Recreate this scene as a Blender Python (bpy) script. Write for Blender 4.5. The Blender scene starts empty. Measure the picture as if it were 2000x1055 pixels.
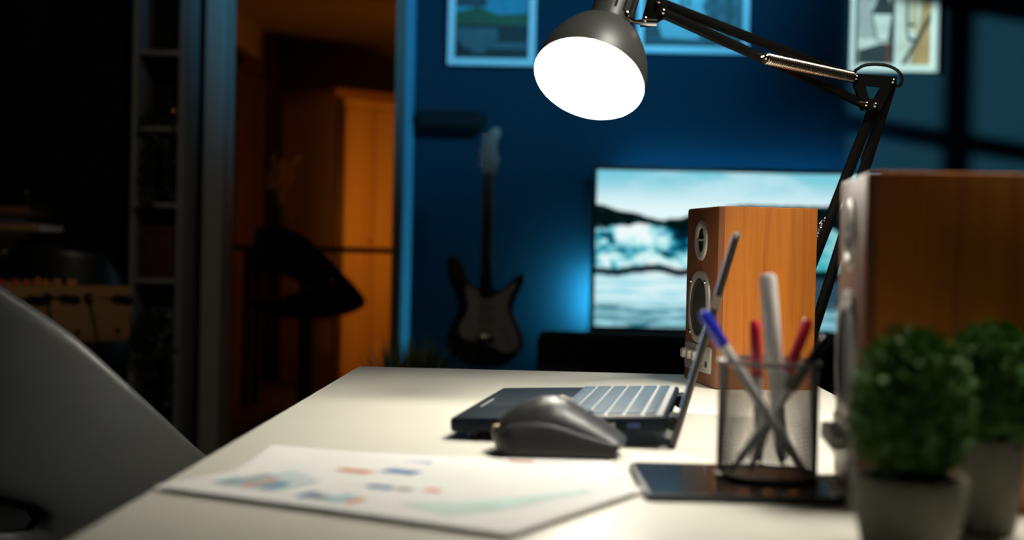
import bpy, bmesh, math, random
from math import radians as R, sin, cos, pi, sqrt, atan2
from mathutils import Vector as V, Matrix, Euler

random.seed(7)
SC = bpy.context.scene
COL = SC.collection

# ------------------------------------------------------------------ camera
cam_data = bpy.data.cameras.new('camera')
cam = bpy.data.objects.new('camera', cam_data)
COL.objects.link(cam)
SC.camera = cam
cam_data.sensor_width = 36.0
cam_data.lens = 50.0
cam_data.clip_start = 0.02
yaw, pit, roll = math.atan(86 / 2777.8), -math.atan(44.5 / 2777.8), R(1.3)
cam.matrix_world = (Matrix.Translation((0, 0, 0.933)) @ Matrix.Rotation(yaw, 4, 'Z')
                    @ Matrix.Rotation(pi / 2 + pit, 4, 'X') @ Matrix.Rotation(roll, 4, 'Z'))
cam_data.dof.use_dof = True
cam_data.dof.focus_distance = 1.90
cam_data.dof.aperture_fstop = 3.7

# ------------------------------------------------------------------ world, exposure
w = bpy.data.worlds.new('night')
SC.world = w
w.use_nodes = True
w.node_tree.nodes['Background'].inputs[0].default_value = (0.03, 0.05, 0.09, 1)
w.node_tree.nodes['Background'].inputs[1].default_value = 0.15
vs = SC.view_settings
vs.view_transform = 'Standard'
vs.look = 'None'
vs.gamma = 1.0
vs.exposure = 0.0
vs.use_curve_mapping = False

BULB = 138.0          # strength of the desk lamp bulb
TVLED = 330.0          # strip on the back of the television


def light(name, kind, loc, target, energy, color, **kw):
    d = bpy.data.lights.new(name, kind)
    d.energy = energy
    d.color = color
    for k, v in kw.items():
        setattr(d, k, v)
    o = bpy.data.objects.new(name, d)
    COL.objects.link(o)
    o.location = loc
    if target is not None:
        o.rotation_euler = (V(target) - V(loc)).to_track_quat('-Z', 'Y').to_euler()
    return o


# moonlight through the side window
light('moonlight', 'SUN', (-6, -2, 3), (-6 + 4.7, -2 + 5.0, 3 - 0.70), 5.0, (0.70, 1.0, 0.95), angle=R(0.55))
# blue ceiling spot over the lounge
light('blue_spot', 'SPOT', (0.9, 3.9, 2.55), (-0.12, 6.3, 2.70), 270, (0.10, 0.58, 1.0), spot_size=R(73), spot_blend=0.7,
      shadow_soft_size=0.12)
# added spot brightening the far speaker; warm ceiling panel over the desk
light('speaker_fill', 'SPOT', (0.62, 1.18, 2.45), (0.29, 1.97, 0.86), 62, (1.0, 0.94, 0.82), spot_size=R(18), spot_blend=0.5,
      shadow_soft_size=0.08)
light('desk_panel', 'AREA', (0.75, 1.32, 2.45), (0.24, 1.38, 0.75), 4.7, (1.0, 0.95, 0.85), shape='DISK', size=0.50, spread=R(48))
# orange lamp of the hall, beside the doorway
light('hall_lamp', 'AREA', (-0.30, 8.05, 1.15), (-1.2, 9.2, 0.95), 7.5, (1.0, 0.36, 0.03), shape='DISK', size=0.35)
# weak warm fill added to brighten the games corner and guitar
light('corner_fill', 'AREA', (-0.6, 3.0, 2.75), (-1.8, 5.0, 0.7), 2.4, (1.0, 0.80, 0.58), shape='DISK', size=0.3, spread=R(110))


# ------------------------------------------------------------------ materials
def nodes_of(m):
    m.use_nodes = True
    return m.node_tree


def mat(name, color, rough=0.5, metal=0.0, var=0.12, scale=40.0, bump=0.0, emit=None, strength=0.0, spec=0.5, trans=0.0,
        coat=0.0, stretch=(1, 1, 1)):
    m = bpy.data.materials.new(name)
    nt = nodes_of(m)
    b = nt.nodes['Principled BSDF']
    tc = nt.nodes.new('ShaderNodeTexCoord')
    mp = nt.nodes.new('ShaderNodeMapping')
    mp.inputs['Scale'].default_value = stretch
    nt.links.new(tc.outputs['Object'], mp.inputs['Vector'])
    n = nt.nodes.new('ShaderNodeTexNoise')
    n.inputs['Scale'].default_value = scale
    n.inputs['Detail'].default_value = 4
    nt.links.new(mp.outputs[0], n.inputs['Vector'])
    r = nt.nodes.new('ShaderNodeValToRGB')
    r.color_ramp.elements[0].position = 0.3
    r.color_ramp.elements[1].position = 0.7
    r.color_ramp.elements[0].color = (*[c * (1 - var) for c in color], 1)
    r.color_ramp.elements[1].color = (*[min(1, c * (1 + var)) for c in color], 1)
    nt.links.new(n.outputs['Fac'], r.inputs['Fac'])
    nt.links.new(r.outputs['Color'], b.inputs['Base Color'])
    b.inputs['Roughness'].default_value = rough
    b.inputs['Metallic'].default_value = metal
    b.inputs['Specular IOR Level'].default_value = spec
    b.inputs['Coat Weight'].default_value = coat
    b.inputs['Transmission Weight'].default_value = trans
    if bump:
        bp = nt.nodes.new('ShaderNodeBump')
        bp.inputs['Strength'].default_value = bump
        bp.inputs['Distance'].default_value = 0.002
        nt.links.new(n.outputs['Fac'], bp.inputs['Height'])
        nt.links.new(bp.outputs['Normal'], b.inputs['Normal'])
    if emit:
        b.inputs['Emission Color'].default_value = (*emit, 1)
        b.inputs['Emission Strength'].default_value = strength
    return m


def wood(name, c1, c2, rough=0.4, axis='Z', scale=1.0, coat=0.0):
    m = bpy.data.materials.new(name)
    nt = nodes_of(m)
    b = nt.nodes['Principled BSDF']
    tc = nt.nodes.new('ShaderNodeTexCoord')
    mp = nt.nodes.new('ShaderNodeMapping')
    s = [60.0 * scale] * 3
    s['XYZ'.index(axis)] = 3.0 * scale
    mp.inputs['Scale'].default_value = s
    nt.links.new(tc.outputs['Object'], mp.inputs['Vector'])
    n = nt.nodes.new('ShaderNodeTexNoise')
    n.inputs['Scale'].default_value = 1.2
    n.inputs['Detail'].default_value = 6
    n.inputs['Distortion'].default_value = 0.8
    nt.links.new(mp.outputs[0], n.inputs['Vector'])
    mp2 = nt.nodes.new('ShaderNodeMapping')
    s2 = [330.0 * scale] * 3
    s2['XYZ'.index(axis)] = 9.0 * scale
    mp2.inputs['Scale'].default_value = s2
    nt.links.new(tc.outputs['Object'], mp2.inputs['Vector'])
    n2 = nt.nodes.new('ShaderNodeTexNoise')
    n2.inputs['Scale'].default_value = 1.0
    n2.inputs['Detail'].default_value = 3
    nt.links.new(mp2.outputs[0], n2.inputs['Vector'])
    mx = nt.nodes.new('ShaderNodeMath')
    mx.operation = 'MULTIPLY_ADD'
    mx.inputs[1].default_value = 0.35
    nt.links.new(n2.outputs['Fac'], mx.inputs[0])
    nt.links.new(n.outputs['Fac'], mx.inputs[2])
    r = nt.nodes.new('ShaderNodeValToRGB')
    r.color_ramp.elements[0].position = 0.45
    r.color_ramp.elements[1].position = 0.85
    r.color_ramp.elements[0].color = (*c1, 1)
    r.color_ramp.elements[1].color = (*c2, 1)
    nt.links.new(mx.outputs[0], r.inputs['Fac'])
    nt.links.new(r.outputs['Color'], b.inputs['Base Color'])
    b.inputs['Roughness'].default_value = rough
    b.inputs['Coat Weight'].default_value = coat
    return m


M = dict(
    desk=mat('cream_desk_laminate', (0.80, 0.775, 0.665), 0.42, var=0.02, scale=8),
    desk_leg=mat('grey_steel', (0.35, 0.35, 0.34), 0.4, 0.6),
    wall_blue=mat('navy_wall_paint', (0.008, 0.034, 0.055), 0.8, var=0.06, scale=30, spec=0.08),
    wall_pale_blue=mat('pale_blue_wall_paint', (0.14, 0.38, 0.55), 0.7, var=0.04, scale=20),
    wall_dark=mat('black_wall_paint', (0.012, 0.012, 0.011), 0.8, var=0.1, scale=20, spec=0.1),
    wall_warm=mat('hall_wall_paint', (0.30, 0.22, 0.15), 0.8, var=0.05, scale=10, spec=0.2),
    ceiling=mat('ceiling_paint', (0.12, 0.12, 0.11), 0.9, var=0.03, scale=10, spec=0.1),
    floor=wood('dark_floor_boards', (0.035, 0.025, 0.018), (0.06, 0.04, 0.03), 0.45, 'Y', 0.15),
    white_trim=mat('grey_white_trim_paint', (0.36, 0.35, 0.32), 0.5, var=0.03),
    shelf_white=mat('white_shelf_board', (0.26, 0.26, 0.25), 0.55, var=0.03),
    jamb=mat('dark_grey_jamb_paint', (0.11, 0.11, 0.095), 0.6, var=0.04),
    black=mat('black_plastic', (0.012, 0.012, 0.012), 0.42),
    black_matte=mat('black_matte', (0.010, 0.010, 0.010), 0.75, spec=0.2),
    black_metal=mat('black_powder_coat', (0.006, 0.006, 0.005), 0.42, var=0.05, spec=0.3),
    shade=mat('grey_black_shade_enamel', (0.068, 0.066, 0.060), 0.42, var=0.03),
    shade_in=mat('white_reflector', (0.9, 0.89, 0.85), 0.4, var=0.01),
    bulb=mat('lit_bulb', (1, 1, 1), 0.5, emit=(1.0, 0.95, 0.83), strength=BULB),
    chrome=mat('chrome', (0.75, 0.72, 0.68), 0.16, 1.0, var=0.02),
    silver=mat('silver_plastic', (0.52, 0.50, 0.45), 0.46, 0.5, var=0.03),
    spring=mat('spring_steel', (0.62, 0.52, 0.42), 0.25, 1.0, var=0.02),
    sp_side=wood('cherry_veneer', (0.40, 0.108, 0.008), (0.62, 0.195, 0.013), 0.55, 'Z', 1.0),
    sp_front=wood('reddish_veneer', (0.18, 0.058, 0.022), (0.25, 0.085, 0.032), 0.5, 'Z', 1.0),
    cone=mat('dark_cone', (0.03, 0.032, 0.026), 0.55),
    lap_deck=mat('dark_blue_aluminium', (0.006, 0.012, 0.019), 0.55, 0.0, var=0.04, spec=0.15),
    lap_lid=mat('charcoal_aluminium', (0.050, 0.043, 0.041), 0.55, 0.0, var=0.04),
    lap_tray=mat('silver_keyboard_tray', (0.60, 0.59, 0.56), 0.4, 0.2, var=0.03),
    key=mat('slate_blue_keycaps', (0.075, 0.115, 0.145), 0.42, var=0.04),
    lap_screen=mat('laptop_screen', (0.02, 0.02, 0.02), 0.2, emit=(0.55, 0.75, 1.0), strength=0.55),
    port=mat('blue_port', (0.03, 0.06, 0.22), 0.35),
    mouse=mat('graphite_mouse', (0.021, 0.022, 0.0215), 0.42, var=0.05, scale=200),
    mouse_dk=mat('dark_mouse_rubber', (0.014, 0.014, 0.013), 0.6),
    mouse_gold=mat('bronze_accent', (0.16, 0.11, 0.05), 0.45, 0.5),
    paper=mat('white_paper', (0.83, 0.82, 0.78), 0.7, var=0.015, scale=6),
    ink_blue=mat('pale_blue_ink', (0.36, 0.60, 0.68), 0.7),
    ink_navy=mat('navy_ink', (0.10, 0.22, 0.42), 0.7),
    ink_org=mat('orange_ink', (0.75, 0.28, 0.14), 0.7),
    ink_mint=mat('mint_ink', (0.58, 0.74, 0.68), 0.7),
    ink_grey=mat('grey_ink', (0.30, 0.33, 0.33), 0.7),
    mesh=mat('grey_wire_mesh', (0.16, 0.155, 0.15), 0.35, 0.8, var=0.05),
    pen_blue=mat('blue_pen_plastic', (0.012, 0.03, 0.65), 0.3, coat=0.4),
    pen_clear=mat('frosted_pen_barrel', (0.72, 0.73, 0.72), 0.25, coat=0.4),
    pen_white=mat('white_pen_plastic', (0.92, 0.89, 0.84), 0.3, coat=0.3),
    pen_red=mat('red_pen_plastic', (0.72, 0.018, 0.06), 0.3, coat=0.3),
    pen_black=mat('black_pen_plastic', (0.012, 0.012, 0.012), 0.3),
    glass_black=mat('black_glass', (0.008, 0.009, 0.010), 0.20, var=0.02, coat=0.3),
    tab_edge=mat('dark_tablet_rim', (0.012, 0.012, 0.012), 0.5),
    pot=mat('beige_concrete_pot', (0.19, 0.175, 0.135), 0.8, var=0.10, scale=90, bump=0.3),
    soil=mat('dark_soil', (0.03, 0.022, 0.015), 0.9),
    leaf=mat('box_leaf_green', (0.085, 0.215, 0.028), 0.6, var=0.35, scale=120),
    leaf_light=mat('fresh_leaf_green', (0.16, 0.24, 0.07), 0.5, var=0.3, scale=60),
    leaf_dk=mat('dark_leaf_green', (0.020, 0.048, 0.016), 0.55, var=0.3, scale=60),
    leather=mat('charcoal_leather', (0.066, 0.068, 0.064), 0.42, var=0.04, scale=250, bump=0.04),
    tan=mat('tan_cover', (0.40, 0.24, 0.11), 0.6),
    brown=mat('brown_cover', (0.22, 0.09, 0.04), 0.6),
    slate=mat('slate_cover', (0.06, 0.065, 0.075), 0.6),
    brass=mat('brass', (0.70, 0.42, 0.16), 0.25, 1.0),
    foos=wood('beech_board', (0.26, 0.125, 0.04), (0.34, 0.175, 0.06), 0.5, 'X', 0.4),
    redpeg=mat('red_peg', (0.50, 0.05, 0.03), 0.4),
    orgpeg=mat('orange_peg', (0.62, 0.20, 0.04), 0.4),
    hallwood=wood('honey_wardrobe_wood', (0.62, 0.34, 0.10), (0.74, 0.44, 0.15), 0.5, 'Z', 0.12),
    cornice=mat('brown_cornice_wood', (0.30, 0.13, 0.035), 0.6),
    darkwood=wood('dark_brown_wood', (0.05, 0.022, 0.010), (0.09, 0.04, 0.018), 0.5, 'X', 0.2),
    dry=mat('dry_golden_grass', (0.26, 0.15, 0.045), 0.7),
    redbox=mat('dark_red_card', (0.075, 0.018, 0.012), 0.7),
    pickguard=mat('off_white_pickguard', (0.42, 0.40, 0.37), 0.4, var=0.03),
    maple=mat('pale_maple', (0.36, 0.30, 0.24), 0.4),
    rosewood=mat('rosewood', (0.028, 0.018, 0.013), 0.5),
    frame=mat('white_picture_frame', (0.80, 0.80, 0.78), 0.45, var=0.02),
    sofa=mat('black_sofa_fabric', (0.014, 0.013, 0.012), 0.85, var=0.15, scale=150, bump=0.2, spec=0.2),
    tv=mat('tv_black_bezel', (0.008, 0.008, 0.009), 0.35),
    led_soft=mat('dim_blue_led', (0.1, 0.2, 0.4), 0.5, emit=(0.05, 0.50, 1.0), strength=75),
    led=mat('blue_led', (0.1, 0.2, 0.4), 0.5, emit=(0.14, 0.74, 1.0), strength=TVLED),
)
for i, c in enumerate([(0.04, 0.30, 0.40), (0.03, 0.10, 0.03), (0.006, 0.010, 0.010), (0.42, 0.56, 0.56), (0.07, 0.12, 0.125),
                       (0.72, 0.72, 0.70), (0.035, 0.05, 0.06), (0.55, 0.33, 0.15), (0.62, 0.45, 0.20), (0.42, 0.43, 0.44),
                       (0.70, 0.66, 0.58), (0.25, 0.05, 0.04)]):
    M['ph%d' % i] = mat('photo_print_tone', c, 0.5, var=0.18, scale=14)


def tv_material():
    m = bpy.data.materials.new('tv_picture_icebergs')
    nt = nodes_of(m)
    N, L = nt.nodes, nt.links
    for n in list(N):
        N.remove(n)

    def val(x):
        if isinstance(x, (int, float)):
            v = N.new('ShaderNodeValue')
            v.outputs[0].default_value = x
            return v.outputs[0]
        return x

    def mt(op, *a):
        n = N.new('ShaderNodeMath')
        n.operation = op
        for i, x in enumerate(a):
            if isinstance(x, (int, float)):
                n.inputs[i].default_value = x
            else:
                L.new(x, n.inputs[i])
        return n.outputs[0]

    def sm(x, lo, hi):
        n = N.new('ShaderNodeMapRange')
        n.interpolation_type = 'SMOOTHSTEP'
        L.new(x, n.inputs['Value'])
        n.inputs['From Min'].default_value = lo
        n.inputs['From Max'].default_value = hi
        return n.outputs['Result']

    def mixc(f, a, b):
        n = N.new('ShaderNodeMix')
        n.data_type = 'RGBA'
        if isinstance(f, (int, float)):
            n.inputs['Factor'].default_value = f
        else:
            L.new(f, n.inputs['Factor'])
        for k, x in (('A', a), ('B', b)):
            s = [i for i in n.inputs if i.name == k and i.type == 'RGBA'][0]
            if isinstance(x, tuple):
                s.default_value = (*x, 1)
            else:
                L.new(x, s)
        return [o for o in n.outputs if o.type == 'RGBA'][0]

    tc = N.new('ShaderNodeTexCoord')
    sep = N.new('ShaderNodeSeparateXYZ')
    L.new(tc.outputs['Generated'], sep.inputs[0])
    u, z = sep.outputs[0], sep.outputs[2]
    v = mt('SUBTRACT', 1.0, z)
    co = N.new('ShaderNodeCombineXYZ')
    L.new(mt('MULTIPLY', u, 1.78), co.inputs[0])
    L.new(v, co.inputs[1])

    def noise(scale, detail=4, dist=0.0, stretch=(1, 1, 1), off=0.0):
        mp = N.new('ShaderNodeMapping')
        mp.inputs['Scale'].default_value = stretch
        mp.inputs['Location'].default_value = (off, off * .7, 0)
        L.new(co.outputs[0], mp.inputs[0])
        n = N.new('ShaderNodeTexNoise')
        n.inputs['Scale'].default_value = scale
        n.inputs['Detail'].default_value = detail
        n.inputs['Distortion'].default_value = dist
        L.new(mp.outputs[0], n.inputs['Vector'])
        return n.outputs['Fac']
    # sky
    sky = mixc(sm(v, 0.02, 0.26), (0.20, 0.60, 0.72), (0.76, 0.93, 0.95))
    sky = mixc(mt('MULTIPLY', sm(noise(2.4, 3, 0, (1, 2.2, 1), 3), 0.45, 0.68), 0.55), sky, (0.66, 0.88, 0.93))
    # mountains
    d = mt('ABSOLUTE', mt('SUBTRACT', u, 0.235))
    line = mt('SUBTRACT', 0.312, mt('MINIMUM', mt('MULTIPLY', d, 0.42), 0.115))
    line = mt('ADD', line, mt('MULTIPLY', mt('SUBTRACT', noise(9, 4), 0.5), 0.05))
    mnt = sm(mt('SUBTRACT', v, line), -0.004, 0.012)
    mcol = mixc(sm(noise(22, 5, 0.5), 0.58, 0.74), (0.0, 0.006, 0.006), (0.02, 0.10, 0.13))
    col = mixc(mnt, sky, mcol)
    # ice
    ice_top = mt('ADD', 0.36, mt('MULTIPLY', mt('SUBTRACT', noise(4.5, 3, 0, (1, 1, 1), 7), 0.5), 0.22))
    ice = sm(mt('SUBTRACT', v, ice_top), -0.006, 0.014)
    body = noise(4.6, 6, 0.7, (1, 1.35, 1), 1.3)
    fine = noise(12.0, 5, 1.0, (1, 1.5, 1), 5)
    t = mt('ADD', mt('MULTIPLY', body, 0.75), mt('MULTIPLY', fine, 0.25))
    rp = N.new('ShaderNodeValToRGB')
    e = rp.color_ramp.elements
    e[0].position, e[0].color = 0.375, (0.0, 0.012, 0.02, 1)
    e[1].position, e[1].color = 0.58, (0.84, 0.96, 0.96, 1)
    for p, c in ((0.42, (0.0, 0.06, 0.11, 1)), (0.455, (0.02, 0.32, 0.46, 1)), (0.505, (0.36, 0.78, 0.82, 1))):
        k = e.new(p)
        k.color = c
    L.new(t, rp.inputs[0])
    icec = mixc(mt('MULTIPLY', sm(u, 0.55, 0.8), 0.75), rp.outputs[0], (0.06, 0.48, 0.52))
    col = mixc(ice, col, icec)
    # waterline
    wl = mt('ADD', 0.628, mt('MULTIPLY', mt('SUBTRACT', noise(4, 3, 0, (1, 0.2, 1), 9), 0.5), 0.12))
    dark = sm(mt('SUBTRACT', v, wl), -0.02, 0.0)
    col = mixc(dark, col, (0.0, 0.012, 0.022))
    wl2 = mt('ADD', wl, mt('ADD', 0.035, mt('MULTIPLY', mt('MULTIPLY', u, u), 0.02)))
    wn = noise(5, 5, 0, (0.7, 9, 1), 2)
    wcol = mixc(sm(wn, 0.33, 0.62), (0.30, 0.68, 0.78), (0.70, 0.90, 0.93))
    wcol = mixc(mt('MULTIPLY', sm(u, 0.62, 0.78), 0.95), wcol, (0.0, 0.03, 0.06))
    col = mixc(sm(mt('SUBTRACT', v, wl2), -0.008, 0.012), col, wcol)
    low = sm(mt('ADD', v, mt('MULTIPLY', mt('SUBTRACT', wn, 0.5), 0.10)), 0.84, 0.88)
    lowc = mixc(sm(noise(6, 5, 0, (0.8, 7, 1), 4), 0.35, 0.65), (0.02, 0.16, 0.22), (0.36, 0.70, 0.78))
    col = mixc(low, col, lowc)
    em = N.new('ShaderNodeEmission')
    em.inputs['Strength'].default_value = 1.0
    L.new(col, em.inputs['Color'])
    gl = N.new('ShaderNodeBsdfGlossy')
    gl.inputs['Roughness'].default_value = 0.25
    gl.inputs['Color'].default_value = (0.02, 0.02, 0.02, 1)
    ad = N.new('ShaderNodeAddShader')
    L.new(em.outputs[0], ad.inputs[0])
    L.new(gl.outputs[0], ad.inputs[1])
    out = N.new('ShaderNodeOutputMaterial')
    L.new(ad.outputs[0], out.inputs[0])
    return m


M['tv_screen'] = tv_material()


def pane_material():
    m = bpy.data.materials.new('window_glass')
    nt = nodes_of(m)
    nt.nodes.remove(nt.nodes['Principled BSDF'])
    t = nt.nodes.new('ShaderNodeBsdfTransparent')
    t.inputs[0].default_value = (0.95, 0.97, 0.97, 1)
    g = nt.nodes.new('ShaderNodeBsdfGlossy')
    g.inputs['Roughness'].default_value = 0.05
    x = nt.nodes.new('ShaderNodeMixShader')
    x.inputs[0].default_value = 0.06
    nt.links.new(t.outputs[0], x.inputs[1])
    nt.links.new(g.outputs[0], x.inputs[2])
    nt.links.new(x.outputs[0], nt.nodes['Material Output'].inputs[0])
    return m


M['pane'] = pane_material()


# ------------------------------------------------------------------ mesh helpers
class MB:
    def __init__(s):
        s.bm = bmesh.new()
        s.mi = 0

    def _fin(s, geom):
        for f in geom:
            if isinstance(f, bmesh.types.BMFace):
                f.material_index = s.mi

    def box(s, c, size, rot=None):
        m = Matrix.Translation(c)
        if rot is not None:
            m = m @ (rot if isinstance(rot, Matrix) else Euler(rot).to_matrix().to_4x4())
        m = m @ Matrix.Diagonal((*size, 1))
        r = bmesh.ops.create_cube(s.bm, size=1, matrix=m)
        s._fin({f for v in r['verts'] for f in v.link_faces})
        return s

    def bar(s, p0, p1, w, d, up=(0, 1, 0)):
        p0, p1 = V(p0), V(p1)
        z = (p1 - p0).normalized()
        y = V(up) - z * V(up).dot(z)
        y.normalize()
        x = y.cross(z)
        m = Matrix((x, y, z)).transposed().to_4x4()
        return s.box((p0 + p1) / 2, (w, d, (p1 - p0).length), m)

    def cyl(s, p0, p1, r0, r1=None, seg=24, cap=True):
        p0, p1 = V(p0), V(p1)
        r1 = r0 if r1 is None else r1
        q = (p1 - p0).to_track_quat('Z', 'Y')
        m = Matrix.Translation((p0 + p1) / 2) @ q.to_matrix().to_4x4()
        r = bmesh.ops.create_cone(s.bm, cap_ends=cap, segments=seg, radius1=r0, radius2=r1, depth=(p1 - p0).length, matrix=m)
        s._fin({f for v in r['verts'] for f in v.link_faces})
        return s

    def ball(s, c, r, seg=16, rot=None):
        r = r if isinstance(r, (tuple, list)) else (r, r, r)
        m = Matrix.Translation(c)
        if rot is not None:
            m = m @ (rot if isinstance(rot, Matrix) else Euler(rot).to_matrix().to_4x4())
        m = m @ Matrix.Diagonal((*r, 1))
        g = bmesh.ops.create_uvsphere(s.bm, u_segments=seg, v_segments=max(6, seg // 2), radius=1, matrix=m)
        s._fin({f for v in g['verts'] for f in v.link_faces})
        return s

    def lathe(s, prof, origin=(0, 0, 0), axis=(0, 0, 1), seg=40, sx=1.0, sy=1.0, closed=False):
        q = V(axis).to_track_quat('Z', 'Y').to_matrix()
        rings = []
        for r, h in prof:
            ring = []
            if r < 1e-6:
                ring = [s.bm.verts.new(V(origin) + q @ V((0, 0, h)))] * seg
            else:
                for i in range(seg):
                    a = 2 * pi * i / seg
                    ring.append(s.bm.verts.new(V(origin) + q @ V((r * cos(a) * sx, r * sin(a) * sy, h))))
            rings.append(ring)
        if closed:
            rings.append(rings[0])
        for a, b in zip(rings, rings[1:]):
            for i in range(seg):
                j = (i + 1) % seg
                vs_ = []
                for x in (a[i], a[j], b[j], b[i]):
                    if x not in vs_:
                        vs_.append(x)
                if len(vs_) >= 3:
                    try:
                        f = s.bm.faces.new(vs_)
                        f.material_index = s.mi
                    except ValueError:
                        pass
        return s

    def tube(s, pts, r, seg=8, cap=True):
        pts = [V(p) for p in pts]
        rr = r if isinstance(r, (list, tuple)) else [r] * len(pts)
        rings = []
        up = None
        for i, p in enumerate(pts):
            t = (pts[min(i + 1, len(pts) - 1)] - pts[max(i - 1, 0)]).normalized()
            if up is None:
                up = t.orthogonal().normalized()
            up = (up - t * up.dot(t)).normalized()
            b = t.cross(up)
            rings.append([s.bm.verts.new(p + (up * cos(2 * pi * k / seg) + b * sin(2 * pi * k / seg)) * rr[i]) for k in range(seg)])
        for a, b in zip(rings, rings[1:]):
            for k in range(seg):
                f = s.bm.faces.new((a[k], a[(k + 1) % seg], b[(k + 1) % seg], b[k]))
                f.material_index = s.mi
        if cap:
            for g in (rings[0][::-1], rings[-1]):
                f = s.bm.faces.new(g)
                f.material_index = s.mi
        return s

    def prism(s, pts, depth, m=None):
        """outline in local XY extruded to z = depth, then moved by matrix m"""
        m = m or Matrix.Identity(4)
        a = [s.bm.verts.new(m @ V((x, y, 0))) for x, y in pts]
        b = [s.bm.verts.new(m @ V((x, y, depth))) for x, y in pts]
        n = len(pts)
        fs = [s.bm.faces.new(a[::-1]), s.bm.faces.new(b)]
        for i in range(n):
            fs.append(s.bm.faces.new((a[i], a[(i + 1) % n], b[(i + 1) % n], b[i])))
        s._fin(fs)
        return s

    def face(s, pts):
        f = s.bm.faces.new([s.bm.verts.new(p) for p in pts])
        f.material_index = s.mi
        return s

    def build(s, name, mats, parent=None, smooth=True, bevel=0.0, seg=2, loc=None, rot=None, angle=40, normals=True):
        if normals:
            bmesh.ops.recalc_face_normals(s.bm, faces=s.bm.faces[:])
        me = bpy.data.meshes.new(name)
        s.bm.to_mesh(me)
        s.bm.free()
        for m in (mats if isinstance(mats, (list, tuple)) else [mats]):
            me.materials.append(M[m])
        o = bpy.data.objects.new(name, me)
        COL.objects.link(o)
        if parent is not None:
            o.parent = parent
        if loc is not None:
            o.location = loc
        if rot is not None:
            o.rotation_euler = rot
        if bevel:
            b = o.modifiers.new('bevel', 'BEVEL')
            b.width = bevel
            b.segments = seg
            b.limit_method = 'ANGLE'
            b.angle_limit = R(35)
        if smooth:
            for p in me.polygons:
                p.use_smooth = True
            es = o.modifiers.new('split', 'EDGE_SPLIT')
            es.split_angle = R(angle)
        return o


def tag(o, label, cat, group=None, kind=None):
    o['label'] = label
    o['category'] = cat
    if group:
        o['group'] = group
    if kind:
        o['kind'] = kind
    return o


def thing(name, label, cat, loc=(0, 0, 0), rz=0.0, group=None):
    o = bpy.data.objects.new(name, None)
    o.empty_display_size = 0.05
    COL.objects.link(o)
    o.location = loc
    o.rotation_euler = (0, 0, rz)
    return tag(o, label, cat, group)


def struct(name, mb, m, **kw):
    o = mb.build(name, m, smooth=False, **kw)
    o['kind'] = 'structure'
    return o


def dup(root, loc, rz, label, group=None):
    r = root.copy()
    COL.objects.link(r)
    r.location = loc
    r.rotation_euler = (0, 0, rz)
    r['label'] = label
    if group:
        r['group'] = group
    for ch in list(root.children):
        c = ch.copy()
        COL.objects.link(c)
        c.parent = r
        for g in list(ch.children):
            d = g.copy()
            COL.objects.link(d)
            d.parent = c
    return r


def rrect(w, h, r, n=5):
    pts = []
    for cx, cy, a0 in ((w / 2 - r, h / 2 - r, 0), (-w / 2 + r, h / 2 - r, 90), (-w / 2 + r, -h / 2 + r, 180), (w / 2 - r, -h / 2 + r, 270)):
        for i in range(n + 1):
            a = R(a0 + 90 * i / n)
            pts.append((cx + r * cos(a), cy + r * sin(a)))
    return pts


def leaf(bm, p, d, up, ln, wd, mi=0):
    """one bent leaf of six points"""
    d = d.normalized()
    sx = d.cross(up)
    if sx.length < 1e-4:
        sx = d.orthogonal()
    sx.normalize()
    nz = sx.cross(d)
    a = bm.verts.new(p)
    l = bm.verts.new(p + d * ln * 0.5 + sx * wd * 0.5 - nz * wd * 0.12)
    r = bm.verts.new(p + d * ln * 0.5 - sx * wd * 0.5 - nz * wd * 0.12)
    c = bm.verts.new(p + d * ln * 0.5)
    t = bm.verts.new(p + d * ln - nz * ln * 0.15)
    for vs_ in ((a, l, c), (a, c, r), (l, t, c), (c, t, r)):
        f = bm.faces.new(vs_)
        f.material_index = mi


# ================================================================== SETTING
struct('floor', MB().box((0.2, 4.2, -0.05), (6.4, 12.2, 0.1)), 'floor')
struct('ceiling', MB().box((0.2, 2.42, 2.95), (6.4, 8.2, 0.1)), 'ceiling')
struct('wall_back', MB().box((1.2925, 6.56, 1.45), (3.915, 0.12, 2.9)), 'wall_blue')
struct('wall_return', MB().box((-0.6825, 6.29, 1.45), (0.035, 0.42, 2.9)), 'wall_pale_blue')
struct('wall_right', MB().box((3.3, 2.5, 1.45), (0.12, 8.2, 2.9)), 'wall_blue')
struct('wall_front', MB().box((0.2, -1.56, 1.45), (6.4, 0.12, 2.9)), 'wall_dark')
# wall on the side of the window, with the opening for it
wl = MB()
wx = -2.86
wl.box((wx, 3.55 + 0.72, 1.45), (0.12, 4.26, 2.9))             # y 2.14 .. 6.4
wl.box((wx, -0.30, 1.45), (0.12, 2.5, 2.9))                    # y -1.55 .. 0.95
wl.box((wx, 1.545, 0.74), (0.12, 1.19, 1.48))
wl.box((wx, 1.545, 2.835), (0.12, 1.19, 0.13))
struct('wall_left', wl, 'wall_dark')
wn = MB()
for y in (0.965, 2.125):
    wn.box((wx + 0.0, y, 2.125), (0.08, 0.03, 1.29))
for z in (1.495, 2.755):
    wn.box((wx, 1.545, z), (0.08, 1.13, 0.03))
wn.box((wx, 1.545, 2.125), (0.04, 0.105, 1.23))
wn.box((wx, 1.27, 2.15), (0.04, 0.45, 0.085))
wn.box((wx, 1.85, 2.15), (0.04, 0.50, 0.085))
win = struct('window_1', wn, 'white_trim')
MB().box((wx - 0.03, 1.545, 2.125), (0.006, 1.13, 1.23)).build('window_pane', 'pane', win, smooth=False)
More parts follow.
